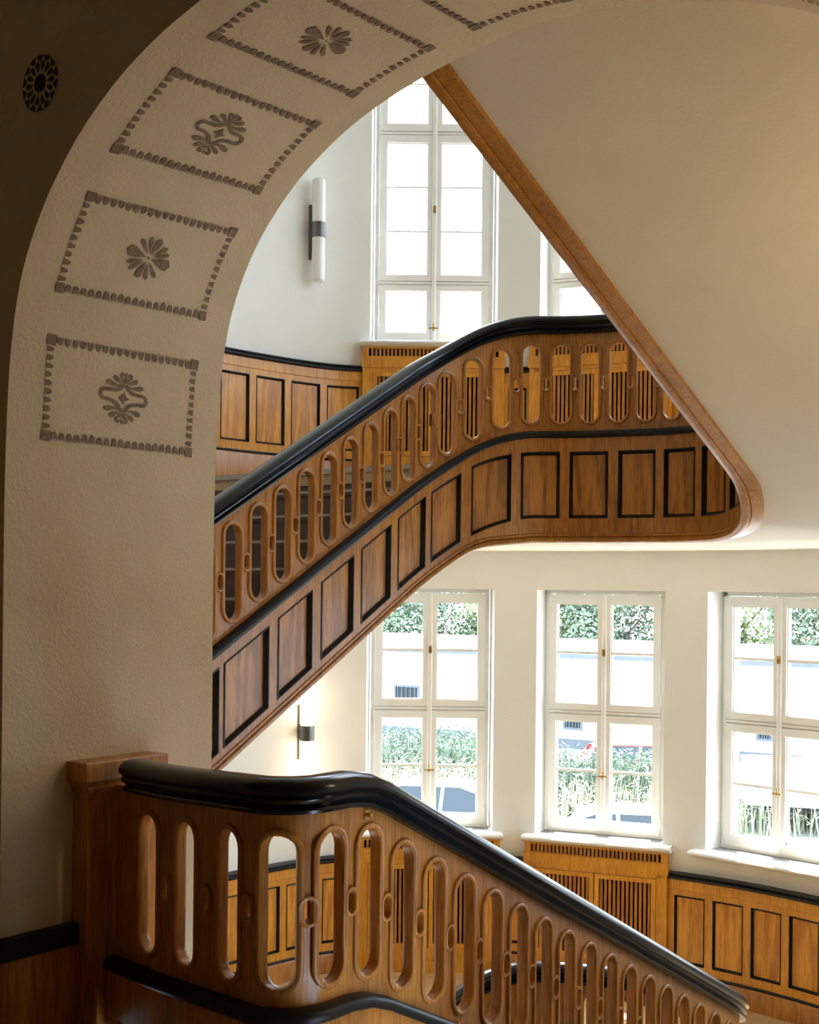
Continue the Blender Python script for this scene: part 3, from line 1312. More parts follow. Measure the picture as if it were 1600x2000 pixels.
# small brass plate under the rail
pu = UEL + (V2[0] - LBL - 3.325)
zc = zm_low(pu) + 0.614
mb = MB()
for (w2, n0, n1, h2) in ((0.013, 0.014, 0.020, 0.015), (0.006, 0.020, 0.038, 0.006)):
    vs = [PL.P(pu + a * w2, -nn, zc + c * h2) for nn in (n0, n1) for a, c in ((-1, -1), (1, -1), (1, 1), (-1, 1))]
    mb.add(vs, [(0, 1, 2, 3), (4, 5, 6, 7), (0, 1, 5, 4), (1, 2, 6, 5), (2, 3, 7, 6), (3, 0, 4, 7)])
obj('brass_plate', mb.v, mb.f, M['brass'], bal_l)

# ------------------------------------------------------------------ windows
def make_window(name, rows, zhead, bars, locks, lever_row, bw=0.011):
    """local frame: x right seen from inside, y outward, z up from the sill; rows = glass bottoms and tops"""
    T = empty(name)
    mb = MB()
    hw = 0.500
    mb.box(-hw, -hw + 0.032, -0.02, 0.06, 0, zhead)
    mb.box(hw - 0.032, hw, -0.02, 0.06, 0, zhead)
    mb.box(-hw, hw, -0.02, 0.06, zhead - 0.032, zhead)
    mb.box(-hw, hw, -0.03, 0.06, 0, 0.022)
    for i in range(len(rows) - 1):
        zc = (rows[i][1] + rows[i + 1][0]) / 2
        mb.box(-hw + 0.03, hw - 0.03, -0.022, 0.06, zc - 0.016, zc + 0.016)
        mb.box(-hw + 0.03, hw - 0.03, -0.034, -0.02, zc - 0.008, zc + 0.012)
    mb.build('frame', M['white'], T)
    for i, (z0, z1) in enumerate(rows):
        lo = 0.024 if i == 0 else (rows[i - 1][1] + z0) / 2 + 0.018
        hi = zhead - 0.034 if i == len(rows) - 1 else (z1 + rows[i + 1][0]) / 2 - 0.018
        for sx in (-1, 1):
            c = MB()
            xo, xi, xc = hw - 0.034, 0.052, 0.002
            g0, g1 = 0.410, 0.052
            def bx(a, b2, y0, y1, c0, c1):
                c.box(min(sx * a, sx * b2), max(sx * a, sx * b2), y0, y1, c0, c1)
            bx(g0, xo, -0.036, 0.03, lo, hi)
            bx(xc, g1, -0.036, 0.03, lo, hi)
            bx(g1, g0, -0.036, 0.03, lo, z0)
            bx(g1, g0, -0.036, 0.03, z1, hi)
            # glazing fillets
            bx(g1, g1 + 0.010, -0.022, 0.02, z0, z1)
            bx(g0 - 0.010, g0, -0.022, 0.02, z0, z1)
            bx(g1, g0, -0.022, 0.02, z0, z0 + 0.010)
            bx(g1, g0, -0.022, 0.02, z1 - 0.010, z1)
            cas = c.build('casement', M['white'], T)
            p = MB()
            a, b2 = sorted((sx * (g1 + .002), sx * (g0 - .002)))
            p.add([(a, 0.004, z0), (b2, 0.004, z0), (b2, 0.004, z1), (a, 0.004, z1)], [(0, 1, 2, 3)])
            p.build('pane', M['glass'], cas)
            for zb_ in bars[i]:
                q = MB()
                q.box(a, b2, -0.020, 0.018, zb_ - bw, zb_ + bw)
                q.build('glazing_bar', M['white'], cas)
            for zh in (lo + 0.06, hi - 0.10):
                q = MB()
                q.cyl((sx * (hw - 0.030), -0.038, zh), 0.007, 0.075, 8)
                q.build('hinge', M['white'], cas)
    # rounded cover bead on the meeting stiles
    mb = MB()
    prof = [(-0.020, -0.036), (-0.017, -0.046), (-0.006, -0.051), (0.006, -0.051), (0.017, -0.046), (0.020, -0.036)]
    vs = [(x, y, z) for z in (0.03, zhead - 0.04) for x, y in prof]
    mb.add(vs, [tuple(range(6)), tuple(range(6, 12))] + [(i, i + 1, i + 7, i + 6) for i in range(5)])
    mb.build('cover_strip', M['white'], T, 60)
    for zl in locks:
        mb = MB()
        mb.box(-0.013, 0.013, -0.062, -0.050, zl - 0.030, zl + 0.030)
        mb.cyl((0, -0.074, zl - 0.004), 0.010, 0.014, 10, 'y')
        mb.box(-0.004, 0.004, -0.080, -0.062, zl - 0.016, zl + 0.008)
        mb.build('lock_plate', M['brass'], T)
    mb = MB()
    zl = lever_row
    mb.lathe([(0.013, -0.004), (0.015, 0.004), (0.007, 0.014), (0.010, 0.022), (0.007, 0.036), (0.004, 0.040)], 12, (0, -0.068, zl))
    mb.box(-0.040, 0.040, -0.078, -0.060, zl - 0.012, zl - 0.003)
    mb.lathe([(0.008, -0.026), (0.010, -0.018), (0.006, -0.012)], 10, (0, -0.068, zl))
    mb.box(-0.008, 0.008, -0.06, -0.048, zl - 0.02, zl + 0.02)
    mb.build('handle', M['brass'], T)
    # stone sill with rounded nose
    prof = [(0.0, 0.0), (-0.30, -0.006), (-0.322, -0.012), (-0.330, -0.024), (-0.322, -0.036), (-0.300, -0.044), (-0.285, -0.056), (-0.02, -0.056)]
    vs, fs = [], []
    for sgn in (-1, 1):
        for y, z in prof:
            vs.append((sgn * (0.61 if y < -0.1 else 0.525), y, z))
    k = len(prof)
    vs[0], vs[k] = Vector((-0.500, -0.005, 0.0)), Vector((0.500, -0.005, 0.0))
    # two pieces: inside the reveal and the projecting nose
    mb = MB()
    mb.box(-0.503, 0.503, -0.17, 0.05, -0.056, 0.0)
    pr = [(-0.165, 0.0), (-0.325, -0.004), (-0.340, -0.012), (-0.345, -0.024), (-0.338, -0.036), (-0.318, -0.044), (-0.300, -0.056), (-0.165, -0.056)]
    vs = [(x, y, z) for x in (-0.61, 0.61) for y, z in pr]
    k = len(pr)
    mb.add(vs, [tuple(range(k)), tuple(range(k, 2 * k))] + [(i, (i + 1) % k, (i + 1) % k + k, i + k) for i in range(k)])
    mb.build('sill', M['sill'], T, 40)
    return T


rows_l = [(0.100, 0.925), (1.072, 1.900)]
win_l = make_window('window_1', rows_l, 2.01, [[0.512], [1.492]], [1.498], 0.49)
rows_u = [(0.110, 0.470), (0.600, 1.725), (1.880, 2.570)]
win_u = make_window('window_6', rows_u, 2.70, [[], [0.975, 1.350], [2.225]], [1.155, 2.29], 0.155, 0.007)
RF = BR + 0.165


def place_window(o, deg, z, label):
    q = bay_pt(deg, RF * cos(radians(0)))
    o.location = W(q[0], q[1], z)
    o.rotation_euler = (0, 0, -radians(deg))
    tag(o, label, None, None, 'structure')


names = ['lower left window of the bay, partly hidden by the stair', 'lower middle window over the radiator cabinet', 'lower right window with a bare wall under its sill', 'fourth lower window of the bay, right of the frame', 'fifth lower window of the bay, right of the frame']
nameu = ['tall upper left window filled with white sky', 'tall upper window cut by the sloping stair edge', 'tall upper window behind the stair soffit', 'fourth upper window of the bay, hidden by the soffit', 'fifth upper window of the bay, hidden by the soffit']
wins = []
for i, a in enumerate(WIN_ANG[:N_LOW]):
    o = win_l if i == 0 else copy_tree(win_l)
    if i:
        o.name = 'window_%d' % (i + 1)
    place_window(o, a, SILL_L, names[i])
    wins.append(o)
for i, a in enumerate(WIN_ANG):
    o = win_u if i == 0 else copy_tree(win_u)
    if i:
        o.name = 'window_%d' % (i + 6)
    place_window(o, a, SILL_U, nameu[i])
    wins.append(o)
# daylight portals in the openings help the renderer sample the sky through the glass
for i, a in enumerate(WIN_ANG):
    for z0, z1 in ((SILL_L, HEAD_L), (SILL_U, HEAD_U))[0 if i < N_LOW else 1:]:
        ld = bpy.data.lights.new('daylight_portal', 'AREA')
        ld.shape = 'RECTANGLE'
        ld.size = 1.0
        ld.size_y = z1 - z0
        ld.cycles.is_portal = True
        lo_ = bpy.data.objects.new('daylight_portal', ld)
        COL.objects.link(lo_)
        q = bay_pt(a, BR + 0.40)
        lo_.location = W(q[0], q[1], (z0 + z1) / 2)
        ar = radians(a)
        lo_.rotation_euler = Vector((-sin(ar), -cos(ar), 0)).to_track_quat('-Z', 'Z').to_euler()

# ------------------------------------------------------------------ radiator cabinets
def make_cabinet(height):
    """local frame as the windows (z = 0 at the underside of the sill, y = 0 at the frame plane)"""
    T = empty('radiator_cabinet')
    yf, yb, hw = -0.305, -0.185, 0.585
    mb = MB()
    zt = 0.0
    mb.box(-hw, -hw + 0.05, yf, yb, -height, zt)
    mb.box(hw - 0.05, hw, yf, yb, -height, zt)
    mb.box(-hw + 0.05, hw - 0.05, yf, yf + 0.03, zt - 0.012, zt)
    mb.box(-hw + 0.05, hw - 0.05, yf, yf + 0.03, zt - 0.083, zt - 0.076)
    mb.box(-hw - 0.008, hw + 0.008, yf - 0.010, yb, zt - 0.172, zt - 0.083)       # band
    mb.box(-hw + 0.05, -hw + 0.085, yf, yf + 0.03, -height, zt - 0.172)
    mb.box(hw - 0.085, hw - 0.05, yf, yf + 0.03, -height, zt - 0.172)
    mb.box(-hw + 0.05, hw - 0.05, yf, yf + 0.03, zt - 0.205, zt - 0.172)
    mb.box(-hw + 0.05, hw - 0.05, yf, yf + 0.03, -height, -0.90)
    mb.box(-hw + 0.05, hw - 0.05, yf - 0.008, yf, -height, -1.00)
    mb.build('carcass', M['oak_honey'], T)
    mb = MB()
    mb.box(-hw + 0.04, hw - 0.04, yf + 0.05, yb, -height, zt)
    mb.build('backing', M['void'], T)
    sm = MB().box(-0.010, 0.010, 0, 0.018, -0.032, 0.032)
    sme = mesh('frieze_slat', sm.v, sm.f)
    sme.materials.append(M['oak'])
    ns = 32
    x0, x1 = -hw + 0.055, hw - 0.055
    for k in range(ns):
        x = x0 + (x1 - x0) * (k + 0.75) / (ns + 0.5)
        link('frieze_slat', sme, None, T, (x, yf + 0.006, zt - 0.044))
    z0, z1 = -0.86, -0.245
    sm = MB().cbox(-0.0105, 0.0105, 0, 0.020, z0, z1, 0.003)
    dme = mesh('door_slat', sm.v, sm.f)
    dme.materials.append(M['oak'])
    for sx in (-1, 1):
        d = MB()
        xa, xb = (0.004, hw - 0.087) if sx > 0 else (-hw + 0.087, -0.004)
        st = 0.036
        d.box(xa, xa + st, yf - 0.006, yf + 0.026, -0.897, -0.208)
        d.box(xb - st, xb, yf - 0.006, yf + 0.026, -0.897, -0.208)
        d.box(xa + st, xb - st, yf - 0.006, yf + 0.026, -0.897, z0)
        d.box(xa + st, xb - st, yf - 0.006, yf + 0.026, z1, -0.208)
        dr = d.build('door', M['oak_honey'], T)
        for k in range(12):
            x = xa + st + (xb - xa - 2 * st) * (k + 0.5) / 12
            link('door_slat', dme, None, dr, (x, yf + 0.002, 0))
    return T


hcab = SILL_L - 0.056 - ZL
cab = make_cabinet(hcab)


def place_cab(o, deg, zs_, label):
    q = bay_pt(deg, RF)
    o.location = W(q[0], q[1], zs_ - 0.056)
    o.rotation_euler = (0, 0, -radians(deg))
    tag(o, label, 'radiator cabinet', 'radiator cabinets under the bay windows')


place_cab(cab, WIN_ANG[1], SILL_L, 'louvred oak radiator cabinet under the lower middle window')
for a, z, lab in ((WIN_ANG[0], SILL_L, 'louvred oak radiator cabinet seen through the slots of the near balustrade'),
                  (WIN_ANG[0], SILL_U, 'upper louvred oak radiator cabinet beside the level wainscot'),
                  (WIN_ANG[1], SILL_U, 'upper louvred oak radiator cabinet glimpsed through the landing balustrade')):
    place_cab(copy_tree(cab), a, z, lab)

# ------------------------------------------------------------------ wainscots
def wainscot(u0, u1, zrail, zfloor, label, starts, pw, first_thin=False):
    q = WP.P((u0 + u1) / 2, 0, zfloor)
    T = empty('wainscot', q)
    tag(T, label, 'wainscot', 'wainscot runs round the bay')
    us = usamples(WP, u0, u1, 0.07)
    mapf = lambda u, v, nn: WP.P(u, nn, zrail + v)
    hs = []
    for a in starts:
        b2 = a + pw
        L = [(a + pw * k / 4, -0.705) for k in range(5)] + [(b2 - pw * k / 4, -0.175) for k in range(5)]
        hs.append(L)
    out = [(u, -0.775) for u in us] + [(u, -0.045) for u in reversed(us)]
    v, f = sheet(out, hs, [], mapf, 0.012, 0.045, back=False)
    obj('panel_frame', v, f, M['oak_honey'], T, 30)
    for a in starts:
        recess_panel(mapf, a, a + pw, lambda u: -0.705, lambda u: -0.175, 0.045, 0.018, 0.016, 4, T, 'panel', 'panel_moulding', M['oak_honey_panel'], M['black_matt'])
    # frieze board stands a little proud with a bead under it
    v, f = sweep(WP, us, [(0.044, -0.128), (0.052, -0.124), (0.052, -0.05), (0.044, -0.05)], lambda u: zrail)
    obj('frieze_board', v, f, M['oak_honey'], T, 30)
    v, f = sweep(WP, us, [(0.0, -0.048), (0.066, -0.048), (0.072, -0.038), (0.072, -0.026), (0.062, -0.018), (0.070, -0.010), (0.064, 0.0), (0.0, 0.004)], lambda u: zrail)
    obj('top_rail', v, f, M['black_matt'], T, 42)
    v, f = sweep(WP, us, [(0.044, -0.792), (0.056, -0.792), (0.058, -0.780), (0.052, -0.772), (0.044, -0.772)], lambda u: zrail)
    obj('skirting_bead', v, f, M['black_matt'], T, 42)
    h = zrail - zfloor
    v, f = sweep(WP, us, [(0.0, -h), (0.060, -h), (0.060, -0.81), (0.052, -0.792), (0.0, -0.792)], lambda u: zrail)
    obj('skirting_board', v, f, M['oak'], T, 42)
    return T


ZRL, ZRU = -2.235, 1.820
uw = [wall_u_of_angle(a) for a in WIN_ANG]
cw = 0.596
uL0 = wall_u_of_px(330)
uL1 = uw[0] - cw
# left runs: panel starts measured back from the cabinet
pl = [uL1 - 0.035 - 0.285 - 0.356 * k for k in range(8)]
pl = [a for a in pl if a > uL0 + 0.03]
wainscot(uL0, uL1, ZRL, ZL, 'honey oak wainscot on the lower left wall seen through the near balustrade', pl, 0.285)
wainscot(uL0, uL1, ZRU, ZU, 'honey oak wainscot on the upper left wall above the stair', pl, 0.285)
# between the cabinets
a0, a1 = uw[0] + cw, uw[1] - cw
if a1 - a0 > 0.1:
    wainscot(a0, a1, ZRL, ZL, 'narrow oak wainscot strip between the two lower cabinets', [(a0 + a1) / 2 - 0.075] if a1 - a0 > .2 else [], 0.15)
    wainscot(a0, a1, ZRU, ZU, 'narrow oak wainscot strip between the two upper cabinets', [(a0 + a1) / 2 - 0.075] if a1 - a0 > .2 else [], 0.15)
a0 = uw[1] + cw
st = [a0 + 0.055 + 0.322 * k for k in range(7)]
wainscot(a0, a0 + 2.3, ZRL, ZL, 'oak wainscot with four dark-edged panels under the lower right window', st, 0.252)
wainscot(a0, a0 + 2.3, ZRU, ZU, 'oak wainscot right of the upper cabinets behind the landing balustrade', st, 0.252)

# parquet blocks on the visible part of the lower landing
bk = MB()
bl, bwid = 0.36, 0.072
bk.box(-bl / 2, bl / 2, -bwid / 2 + 0.001, bwid / 2 - 0.001, 0, 0.012)
bme = mesh('floor_block', bk.v, bk.f)
bme.materials.append(M['parquet'])
cand = []
e1v, e2v = Vector(E1), Vector(E2)
for i in range(-40, 80):
    for j in range(-40, 60):
        # herringbone cell
        for kk in range(2):
            if kk == 0:
                x, y, r = i * bwid + j * bl * 0 , 0, 0
            break
for c_ in range(-14, 24):
    for r_ in range(-50, 70):
        for kk in (0, 1):
            px_ = c_ * 2 * bl * sin(pi / 4) * 1.0 + (bl * sin(pi / 4) if kk else 0)
            py_ = r_ * bwid / cos(pi / 4) + (bwid * 0.5 / cos(pi / 4) if kk else 0)
            ang = pi / 4 if kk else -pi / 4
            cand.append((px_, 7.5 + py_, ang))
foot = []
ringp = [WP.P(u_, 0.07, 0) for u_ in usamples(WP, 0.5, WP.len - 0.5, 0.1)]
edge_pts = [PU.P(u_, -0.10, 0) for u_ in usamples(PU, 2.4, PU.len - 1.5, 0.05)]
loop2 = [(p.x, p.y) for p in edge_pts] + [(p.x, p.y) for p in reversed(ringp)]


def ground_px(x, y, z):
    return PX0 + F_PX * x / y, PY0 - F_PX * z / y


vis = []
for x, y, ang in cand:
    if y < 7.2:
        continue
    gx, gy = ground_px(x, y, ZL)
    if 690 < gx < 1640 and gy < 2060:
        dd = min(hypot(x - q.x, y - q.y) for q in ringp)
        st_ = to_st(x, y)
        ok = inside(loop2, x, y) and dd > bl * 0.36
        if ok:
            de = min(hypot(x - q.x, y - q.y) for q in edge_pts)
            if de > bl * 0.30:
                vis.append((x, y, ang))
vis.sort(key=lambda q: -ground_px(q[0], q[1], ZL)[0])
for x, y, ang in vis[:300]:
    link('floor_block', bme, None, fl, (x, y, ZL - 0.006 + random.uniform(0, 0.0015)), ang)

# ------------------------------------------------------------------ wall lamps
def lamp(deg_px, zc, mat, label):
    uu = wall_u_of_px(deg_px)
    q, d = WP.at(uu)
    base = WP.P(uu, 0, zc)
    # local frame: x along the wall, -y into the room
    nrm = WP.P(uu, 1, zc) - base
    rz = atan2(nrm.y, nrm.x) + pi / 2
    T = empty('wall_lamp', base, rz)
    tag(T, label, 'wall lamp', 'tube wall lamps beside the left windows')
    mb = MB()
    mb.cbox(-0.030, 0.030, -0.022, 0.0, -0.222, 0.222, 0.004)
    mb.build('back_plate', M['steel'], T)
    mb = MB()
    mb.box(-0.026, 0.026, -0.055, -0.02, -0.045, 0.045)
    mb.build('arm', M['steel'], T)
    yc = -0.098
    mb = MB()
    mb.lathe([(0.056, -0.062), (0.059, -0.060), (0.059, 0.060), (0.056, 0.062)], 28, (0, yc, 0))
    mb.build('band', M['steel'], T, 40)
    for sg in (1, -1):
        mb = MB()
        prof = [(0.054, 0.062), (0.054, 0.395), (0.051, 0.410), (0.042, 0.418)]
        mb.lathe([(r, sg * z) for r, z in prof], 28, (0, yc, 0))
        mb.build('glass_tube', mat, T, 40)
    return T


lamp(603, 2.880, M['opal'], 'unlit opal tube wall lamp high on the left wall')
lamp(590, -1.195, M['opal_lit'], 'glowing opal tube wall lamp below the stair flight')

# third lamp, added out of view by the right flight, brighter to warm the soffit
T = copy_tree([o_ for o_ in COL.objects if o_.name.startswith('wall_lamp') and 'glowing' in o_.get('label', '')][0])
T.location = W(4.5, TR, 0.30)
for c_ in kids(T):
    if c_.name.startswith('glass_tube'):
        c_.data = c_.data.copy()
        c_.data.materials[0] = M['opal_bright']
T.rotation_euler = (0, 0, -TH - pi / 2)
tag(T, 'added opal tube wall lamp warming the soffit, unseen on the wall of the right flight, outside the frame')

# ------------------------------------------------------------------ outside
v = [(-120, 11.2, ZG), (160, 11.2, ZG), (160, 160, ZG), (-120, 160, ZG)]
g = obj('ground', v, [(0, 1, 2, 3)], M['grass'])
tag(g, 'dry grassy ground outside the windows', None, None, 'structure')
v = [(-40, 14, ZG + 0.02), (60, 14, ZG + 0.02), (60, 30.5, ZG + 0.02), (-40, 30.5, ZG + 0.02)]
o = obj('path', v, [(0, 1, 2, 3)], M['asphalt'])
tag(o, 'pale asphalt parking strip outside', None, None, 'structure')


def frame_on(P0, P1):
    d = (P1 - P0)
    L = d.length
    d = d / L
    return d, Vector((-d.y, d.x)), L


# long low white building
P0, P1 = Vector((-16, 60.5)), Vector((26, 36.5))
d, nn, Lb = frame_on(P0, P1)
B = empty('building', (*P0, ZG), atan2(d.y, d.x))
tag(B, 'long low white rendered building with flat grey roof across the yard', 'building')
mb = MB()
Hb = 3.40
mb.box(0, Lb, 0, 9, 0, Hb)
mb.build('wall', M['render'], B)
mb = MB()
prof = [(-0.45, Hb + 0.16), (4.5, Hb + 0.52), (9.4, Hb + 0.16), (9.4, Hb), (-0.45, Hb)]
mb.add([(x, y, z) for x in (-0.4, Lb + 0.4) for y, z in prof], [tuple(range(5)), tuple(range(5, 10))] + [(i, (i + 1) % 5, (i + 1) % 5 + 5, i + 5) for i in range(5)])
mb.build('roof', M['render'], B)
mb = MB()
mb.box(-0.45, Lb + 0.45, -0.60, -0.45, Hb + 0.0, Hb + 0.16)
mb.build('gutter', M['roofing'], B)
mb = MB()
mb.box(0, Lb, -0.03, 0, 0, 0.35)
mb.build('plinth', M['roofing'], B)


def on_building(px):
    """distance along the facade seen at image column px"""
    a, _ = ray(px, PY0)
    # (P0 + d t).x = a * (P0 + d t).y
    return (a * P0.y - P0.x) / (d.x - a * d.y)


for px, w_, z0, z1 in ((797, 1.0, 1.45, 1.95), (1122, 0.62, 0.78, 1.36), (1497, 0.42, 0.85, 1.45)):
    t_ = on_building(px)
    mb = MB()
    mb.box(t_ - w_ / 2 - 0.08, t_ + w_ / 2 + 0.08, -0.05, 0.02, z0 - 0.08, z0)
    mb.box(t_ - w_ / 2 - 0.08, t_ - w_ / 2, -0.05, 0.02, z0, z1 + 0.08)
    mb.box(t_ + w_ / 2, t_ + w_ / 2 + 0.08, -0.05, 0.02, z0, z1 + 0.08)
    mb.box(t_ - w_ / 2, t_ + w_ / 2, -0.05, 0.02, z1, z1 + 0.08)
    for k in range(5):
        x = t_ - w_ / 2 + w_ * (k + 0.5) / 5
        mb.box(x - 0.012, x + 0.012, -0.06, -0.04, z0, z1)
    wf = mb.build('window', M['roofing'], B)
    mb = MB()
    mb.box(t_ - w_ / 2, t_ + w_ / 2, -0.012, 0.01, z0, z1)
    mb.build('window_pane', M['car_glass'], wf)


# trees behind the building
def tree(loc, h, r, mat, label, n=2600, seed=0):
    rnd = random.Random(seed)
    T = empty('tree', loc)
    tag(T, label, 'tree', 'trees behind the white building')
    mb = MB()
    mb.cyl((0, 0, 0), 0.28, h * 0.5, 8, r2=0.16)
    for k in range(5):
        a = k * 1.3
        p0 = Vector((0, 0, h * (0.32 + 0.04 * k)))
        p1 = p0 + Vector((cos(a), sin(a), 0.8)) * r * 0.6
        dv = (p1 - p0)
        s_ = dv.cross(Vector((0, 0, 1))).normalized() * 0.06
        u_ = dv.cross(s_).normalized() * 0.06
        mb.add([p0 + s_, p0 + u_, p0 - s_, p0 - u_, p1 + s_ * .3, p1 + u_ * .3, p1 - s_ * .3, p1 - u_ * .3],
               [(0, 1, 5, 4), (1, 2, 6, 5), (2, 3, 7, 6), (3, 0, 4, 7), (4, 5, 6, 7)])
    mb.build('trunk', M['bark'], T)
    vs, fs = [], []
    blobs = [(Vector((rnd.uniform(-1, 1) * r * .75, rnd.uniform(-1, 1) * r * .6, h * rnd.uniform(.22, .92))), r * rnd.uniform(.28, .5)) for _ in range(26)]
    for i in range(n):
        c, br = blobs[i % len(blobs)]
        dv = Vector((rnd.gauss(0, 1), rnd.gauss(0, 1), rnd.gauss(0, 1))).normalized()
        p = c + dv * br * rnd.uniform(.75, 1.05)
        a = Vector((rnd.gauss(0, 1), rnd.gauss(0, 1), rnd.gauss(0, 1))).normalized()
        b2 = dv.cross(a).normalized()
        a = b2.cross(dv).normalized() * 0.8 + dv * 0.5
        s_ = rnd.uniform(.06, .14)
        k = len(vs)
        vs += [p - a * s_, p + b2 * s_ * .6, p + a * s_, p - b2 * s_ * .6]
        fs.append((k, k + 1, k + 2, k + 3))
    f_ = link('foliage', mesh('foliage', vs, fs, fix=False), mat, T)
    f_['kind'] = 'stuff'
    return T


tl = [(-9, 70, 8.5, 4.2, 'leaf', 'dark dense tree at the left end behind the building'),
      (-3.5, 66, 7.4, 3.6, 'leaf', 'dark tree above the roof in the lower left window'),
      (1.6, 64, 7.8, 3.4, 'leaf', 'green tree seen in the right pane of the lower left window'),
      (6.2, 62, 8.0, 3.6, 'leaf_light', 'light green tree in the left pane of the lower middle window'),
      (10.2, 60, 7.6, 3.4, 'leaf', 'blue-green tree in the right pane of the lower middle window'),
      (14.6, 56, 8.6, 3.6, 'leaf_light', 'yellow-green tree in the left pane of the lower right window'),
      (18.2, 53, 8.0, 3.4, 'leaf', 'leafy tree at the right edge in the lower right window')]
for i, (x, y, h, r, mk, lab) in enumerate(tl):
    tree((x, y, ZG), h + 0.3, r, M[mk], lab, 15000, i + 3)


# weeds: nobody could count them
def weeds(name, spots, n, hmin, hmax, mat, label, seed):
    rnd = random.Random(seed)
    vs, fs = [], []
    for i in range(n):
        x0, x1, y0, y1 = spots[i % len(spots)]
        x, y = rnd.uniform(x0, x1), rnd.uniform(y0, y1)
        h = rnd.uniform(hmin, hmax)
        a = rnd.uniform(0, 2 * pi)
        lean = Vector((rnd.gauss(0, .12), rnd.gauss(0, .12), 0)) * h
        w_ = Vector((cos(a), sin(a), 0)) * rnd.uniform(.012, .03)
        b0 = Vector((x, y, ZG))
        k = len(vs)
        vs += [b0 - w_, b0 + w_, b0 + lean * .6 + w_ * .8 + Vector((0, 0, h * .7)), b0 + lean + Vector((0, 0, h))]
        fs.append((k, k + 1, k + 2, k + 3))
        for q in range(3):
            t_ = rnd.uniform(.35, 1)
            p = b0 + lean * t_ + Vector((0, 0, h * t_))
            a2 = rnd.uniform(0, 2 * pi)
            l_ = Vector((cos(a2), sin(a2), rnd.uniform(.1, .7))) * rnd.uniform(.08, .2)
            s_ = Vector((-sin(a2), cos(a2), 0)) * .03
            k = len(vs)
            vs += [p, p + l_ * .5 + s_, p + l_, p + l_ * .5 - s_]
            fs.append((k, k + 1, k + 2, k + 3))
    o = obj(name, vs, fs, mat, None, fix=False)
    tag(o, label, 'weeds', None, 'stuff')
    return o


weeds('weeds', [(-3.5, 16, 31, 37)], 6000, .5, 1.3, M['weed'], 'pale dry weeds growing between the cars and the building', 5)
weeds('bushes', [(-3, 2.6, 37, 43), (3.5, 7.0, 33.5, 36)], 3600, .7, 1.7, M['weed_dark'], 'darker green scrub in front of the white building', 6)


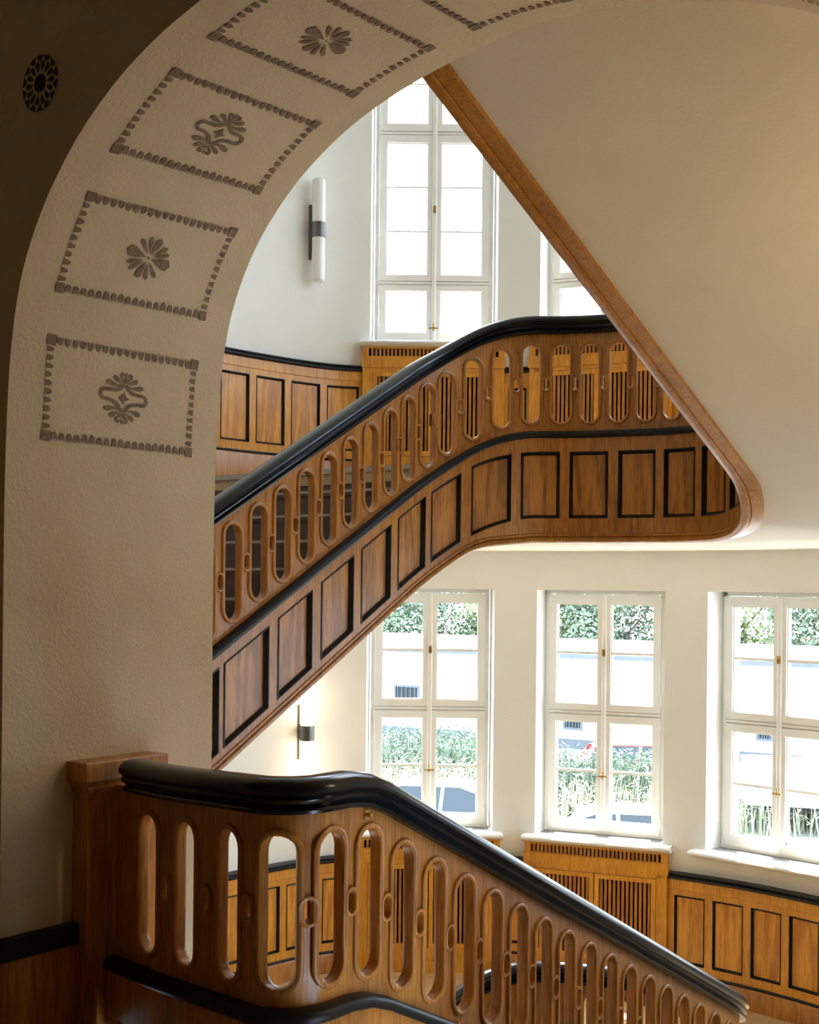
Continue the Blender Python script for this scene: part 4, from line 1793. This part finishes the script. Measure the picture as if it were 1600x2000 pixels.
# cars
def car(loc, rz, paint, label, L=4.0, H=1.48, Wd=1.7):
    T = empty('car', loc, rz)
    tag(T, label, 'car', 'cars parked outside')
    hl = L / 2
    body = [(-hl, .35), (-hl - .03, .62), (-hl + .04, .90), (-hl + .16, .98), (hl - 1.15, .98), (hl - .35, .84), (hl - .02, .66), (hl + .02, .38), (hl - .1, .24), (-hl + .1, .24)]
    def loft(profile, w0, w1f):
        vs, fs = [], []
        k = len(profile)
        for sgn, sc_ in ((-1, .93), (-1, 1.0), (1, 1.0), (1, .93)):
            for x, z in profile:
                inset = 1.0 if abs(sc_ - 1) < .01 else 1.0
                y = sgn * (w0 / 2 - (0.06 if sc_ < 1 else 0) * 0) if sc_ == 1.0 else sgn * w0 / 2
                if sc_ < 1:
                    cx, cz = 0, .6
                    vs.append((cx + (x - cx) * .975, sgn * w0 / 2, cz + (z - cz) * .93))
                else:
                    vs.append((x, sgn * (w0 / 2 - .06), z))
        for i in range(3):
            for j in range(k):
                fs.append((i * k + j, i * k + (j + 1) % k, (i + 1) * k + (j + 1) % k, (i + 1) * k + j))
        fs.append(tuple(range(k)))
        fs.append(tuple(range(3 * k, 4 * k)))
        return vs, fs
    vs, fs = loft(body, Wd, 0)
    link('body', mesh('car_body', vs, fs, 35), paint, T)
    # glass house
    gp = [(-hl + .18, .96), (-hl + .42, H - .12), (-hl + .75, H - .03), (0.15, H - .02), (.55, H - .14), (hl - 1.15, .97)]
    vs, fs = [], []
    k = len(gp)
    for sgn in (-1, 1):
        for x, z in gp:
            y = Wd / 2 - .07 - .20 * (z - .96) / (H - .96)
            vs.append((x, sgn * y, z))
    fs = [tuple(range(k)), tuple(range(k, 2 * k))] + [(i, (i + 1) % k, (i + 1) % k + k, i + k) for i in range(k)]
    link('glazing', mesh('car_glazing', vs, fs), M['car_glass'], T)
    # roof skin and pillars
    mb = MB()
    rp = gp[1:5]
    vs = []
    for off in (0, .035):
        for sgn in (-1, 1):
            for x, z in rp:
                y = Wd / 2 - .07 - .20 * (z - .96) / (H - .96) + .012
                vs.append((x, sgn * y, z + off - .01))
    k = len(rp)
    fs = []
    for i in range(k - 1):
        fs += [(i, i + 1, k + i + 1, k + i), (2 * k + i, 2 * k + i + 1, 3 * k + i + 1, 3 * k + i), (i, i + 1, 2 * k + i + 1, 2 * k + i), (k + i, k + i + 1, 3 * k + i + 1, 3 * k + i)]
    fs += [(0, k, 3 * k, 2 * k), (k - 1, 2 * k - 1, 4 * k - 1, 3 * k - 1)]
    mb.add(vs, fs)
    for sgn in (-1, 1):
        for (xa, za), (xb, zb2), w_ in ((gp[0], gp[1], .16), (gp[5], gp[4], .07), ((-.25, .96), (-.22, H - .03), .08)):
            ya = sgn * (Wd / 2 - .07 + .012)
            yb2 = sgn * (Wd / 2 - .07 - .20 * (zb2 - .96) / (H - .96) + .012)
            mb.add([(xa - w_ / 2, ya, za), (xa + w_ / 2, ya, za), (xb + w_ / 2, yb2, zb2), (xb - w_ / 2, yb2, zb2),
                    (xa - w_ / 2, ya - sgn * .05, za), (xa + w_ / 2, ya - sgn * .05, za), (xb + w_ / 2, yb2 - sgn * .05, zb2), (xb - w_ / 2, yb2 - sgn * .05, zb2)],
                   [(0, 1, 2, 3), (4, 5, 6, 7), (0, 1, 5, 4), (1, 2, 6, 5), (2, 3, 7, 6), (3, 0, 4, 7)])
    mb.build('roof', paint, T)
    for sx in (-hl + .72, hl - .78):
        for sgn in (-1, 1):
            mb = MB()
            mb.cyl((sx, sgn * (Wd / 2 - .10) - .09, .31), .31, .18, 20, 'y')
            wh = mb.build('wheel', M['rubber'], T)
            mb = MB()
            mb.cyl((sx, sgn * (Wd / 2 - .10) - .095, .31), .19, .19, 14, 'y')
            mb.build('hub', M['steel'], wh)
    return T


def on_ground(px, Y):
    a, _ = ray(px, 1550)
    return (a * Y, Y, ZG + 0.02)


car(on_ground(893, 29.2), radians(-12), M['car_green'], 'pale green hatchback parked outside the lower left window', 3.8, 1.52)
car(on_ground(1185, 26.3), radians(172), M['car_white'], 'white car parked outside the lower middle window', 4.0, 1.48)
car(on_ground(1262, 37.5), radians(-6), M['car_red'], 'red car parked behind the weeds', 4.0, 1.45)

# white box trailer by the right window
px_t = on_ground(1590, 32.5)
T = empty('trailer', px_t, radians(-14))
tag(T, 'white box trailer standing in the weeds outside the right window', 'trailer')
mb = MB()
mb.box(-1.75, 3.2, -1.1, 1.1, 0.62, 1.55)
mb.box(-1.80, 3.25, -1.15, 1.15, 1.52, 1.60)
mb.build('box_body', M['car_white'], T)
mb = MB()
mb.box(-1.6, 3.0, -0.9, 0.9, 0.45, 0.62)
mb.box(-2.8, -1.6, -0.05, 0.05, 0.45, 0.55)
mb.build('chassis', M['rubber'], T)
for x in (0.2, 1.1):
    for sgn in (-1, 1):
        mb = MB()
        mb.cyl((x, sgn * 0.92 - 0.09, 0.32), 0.32, 0.18, 18, 'y')
        mb.build('wheel', M['rubber'], T)
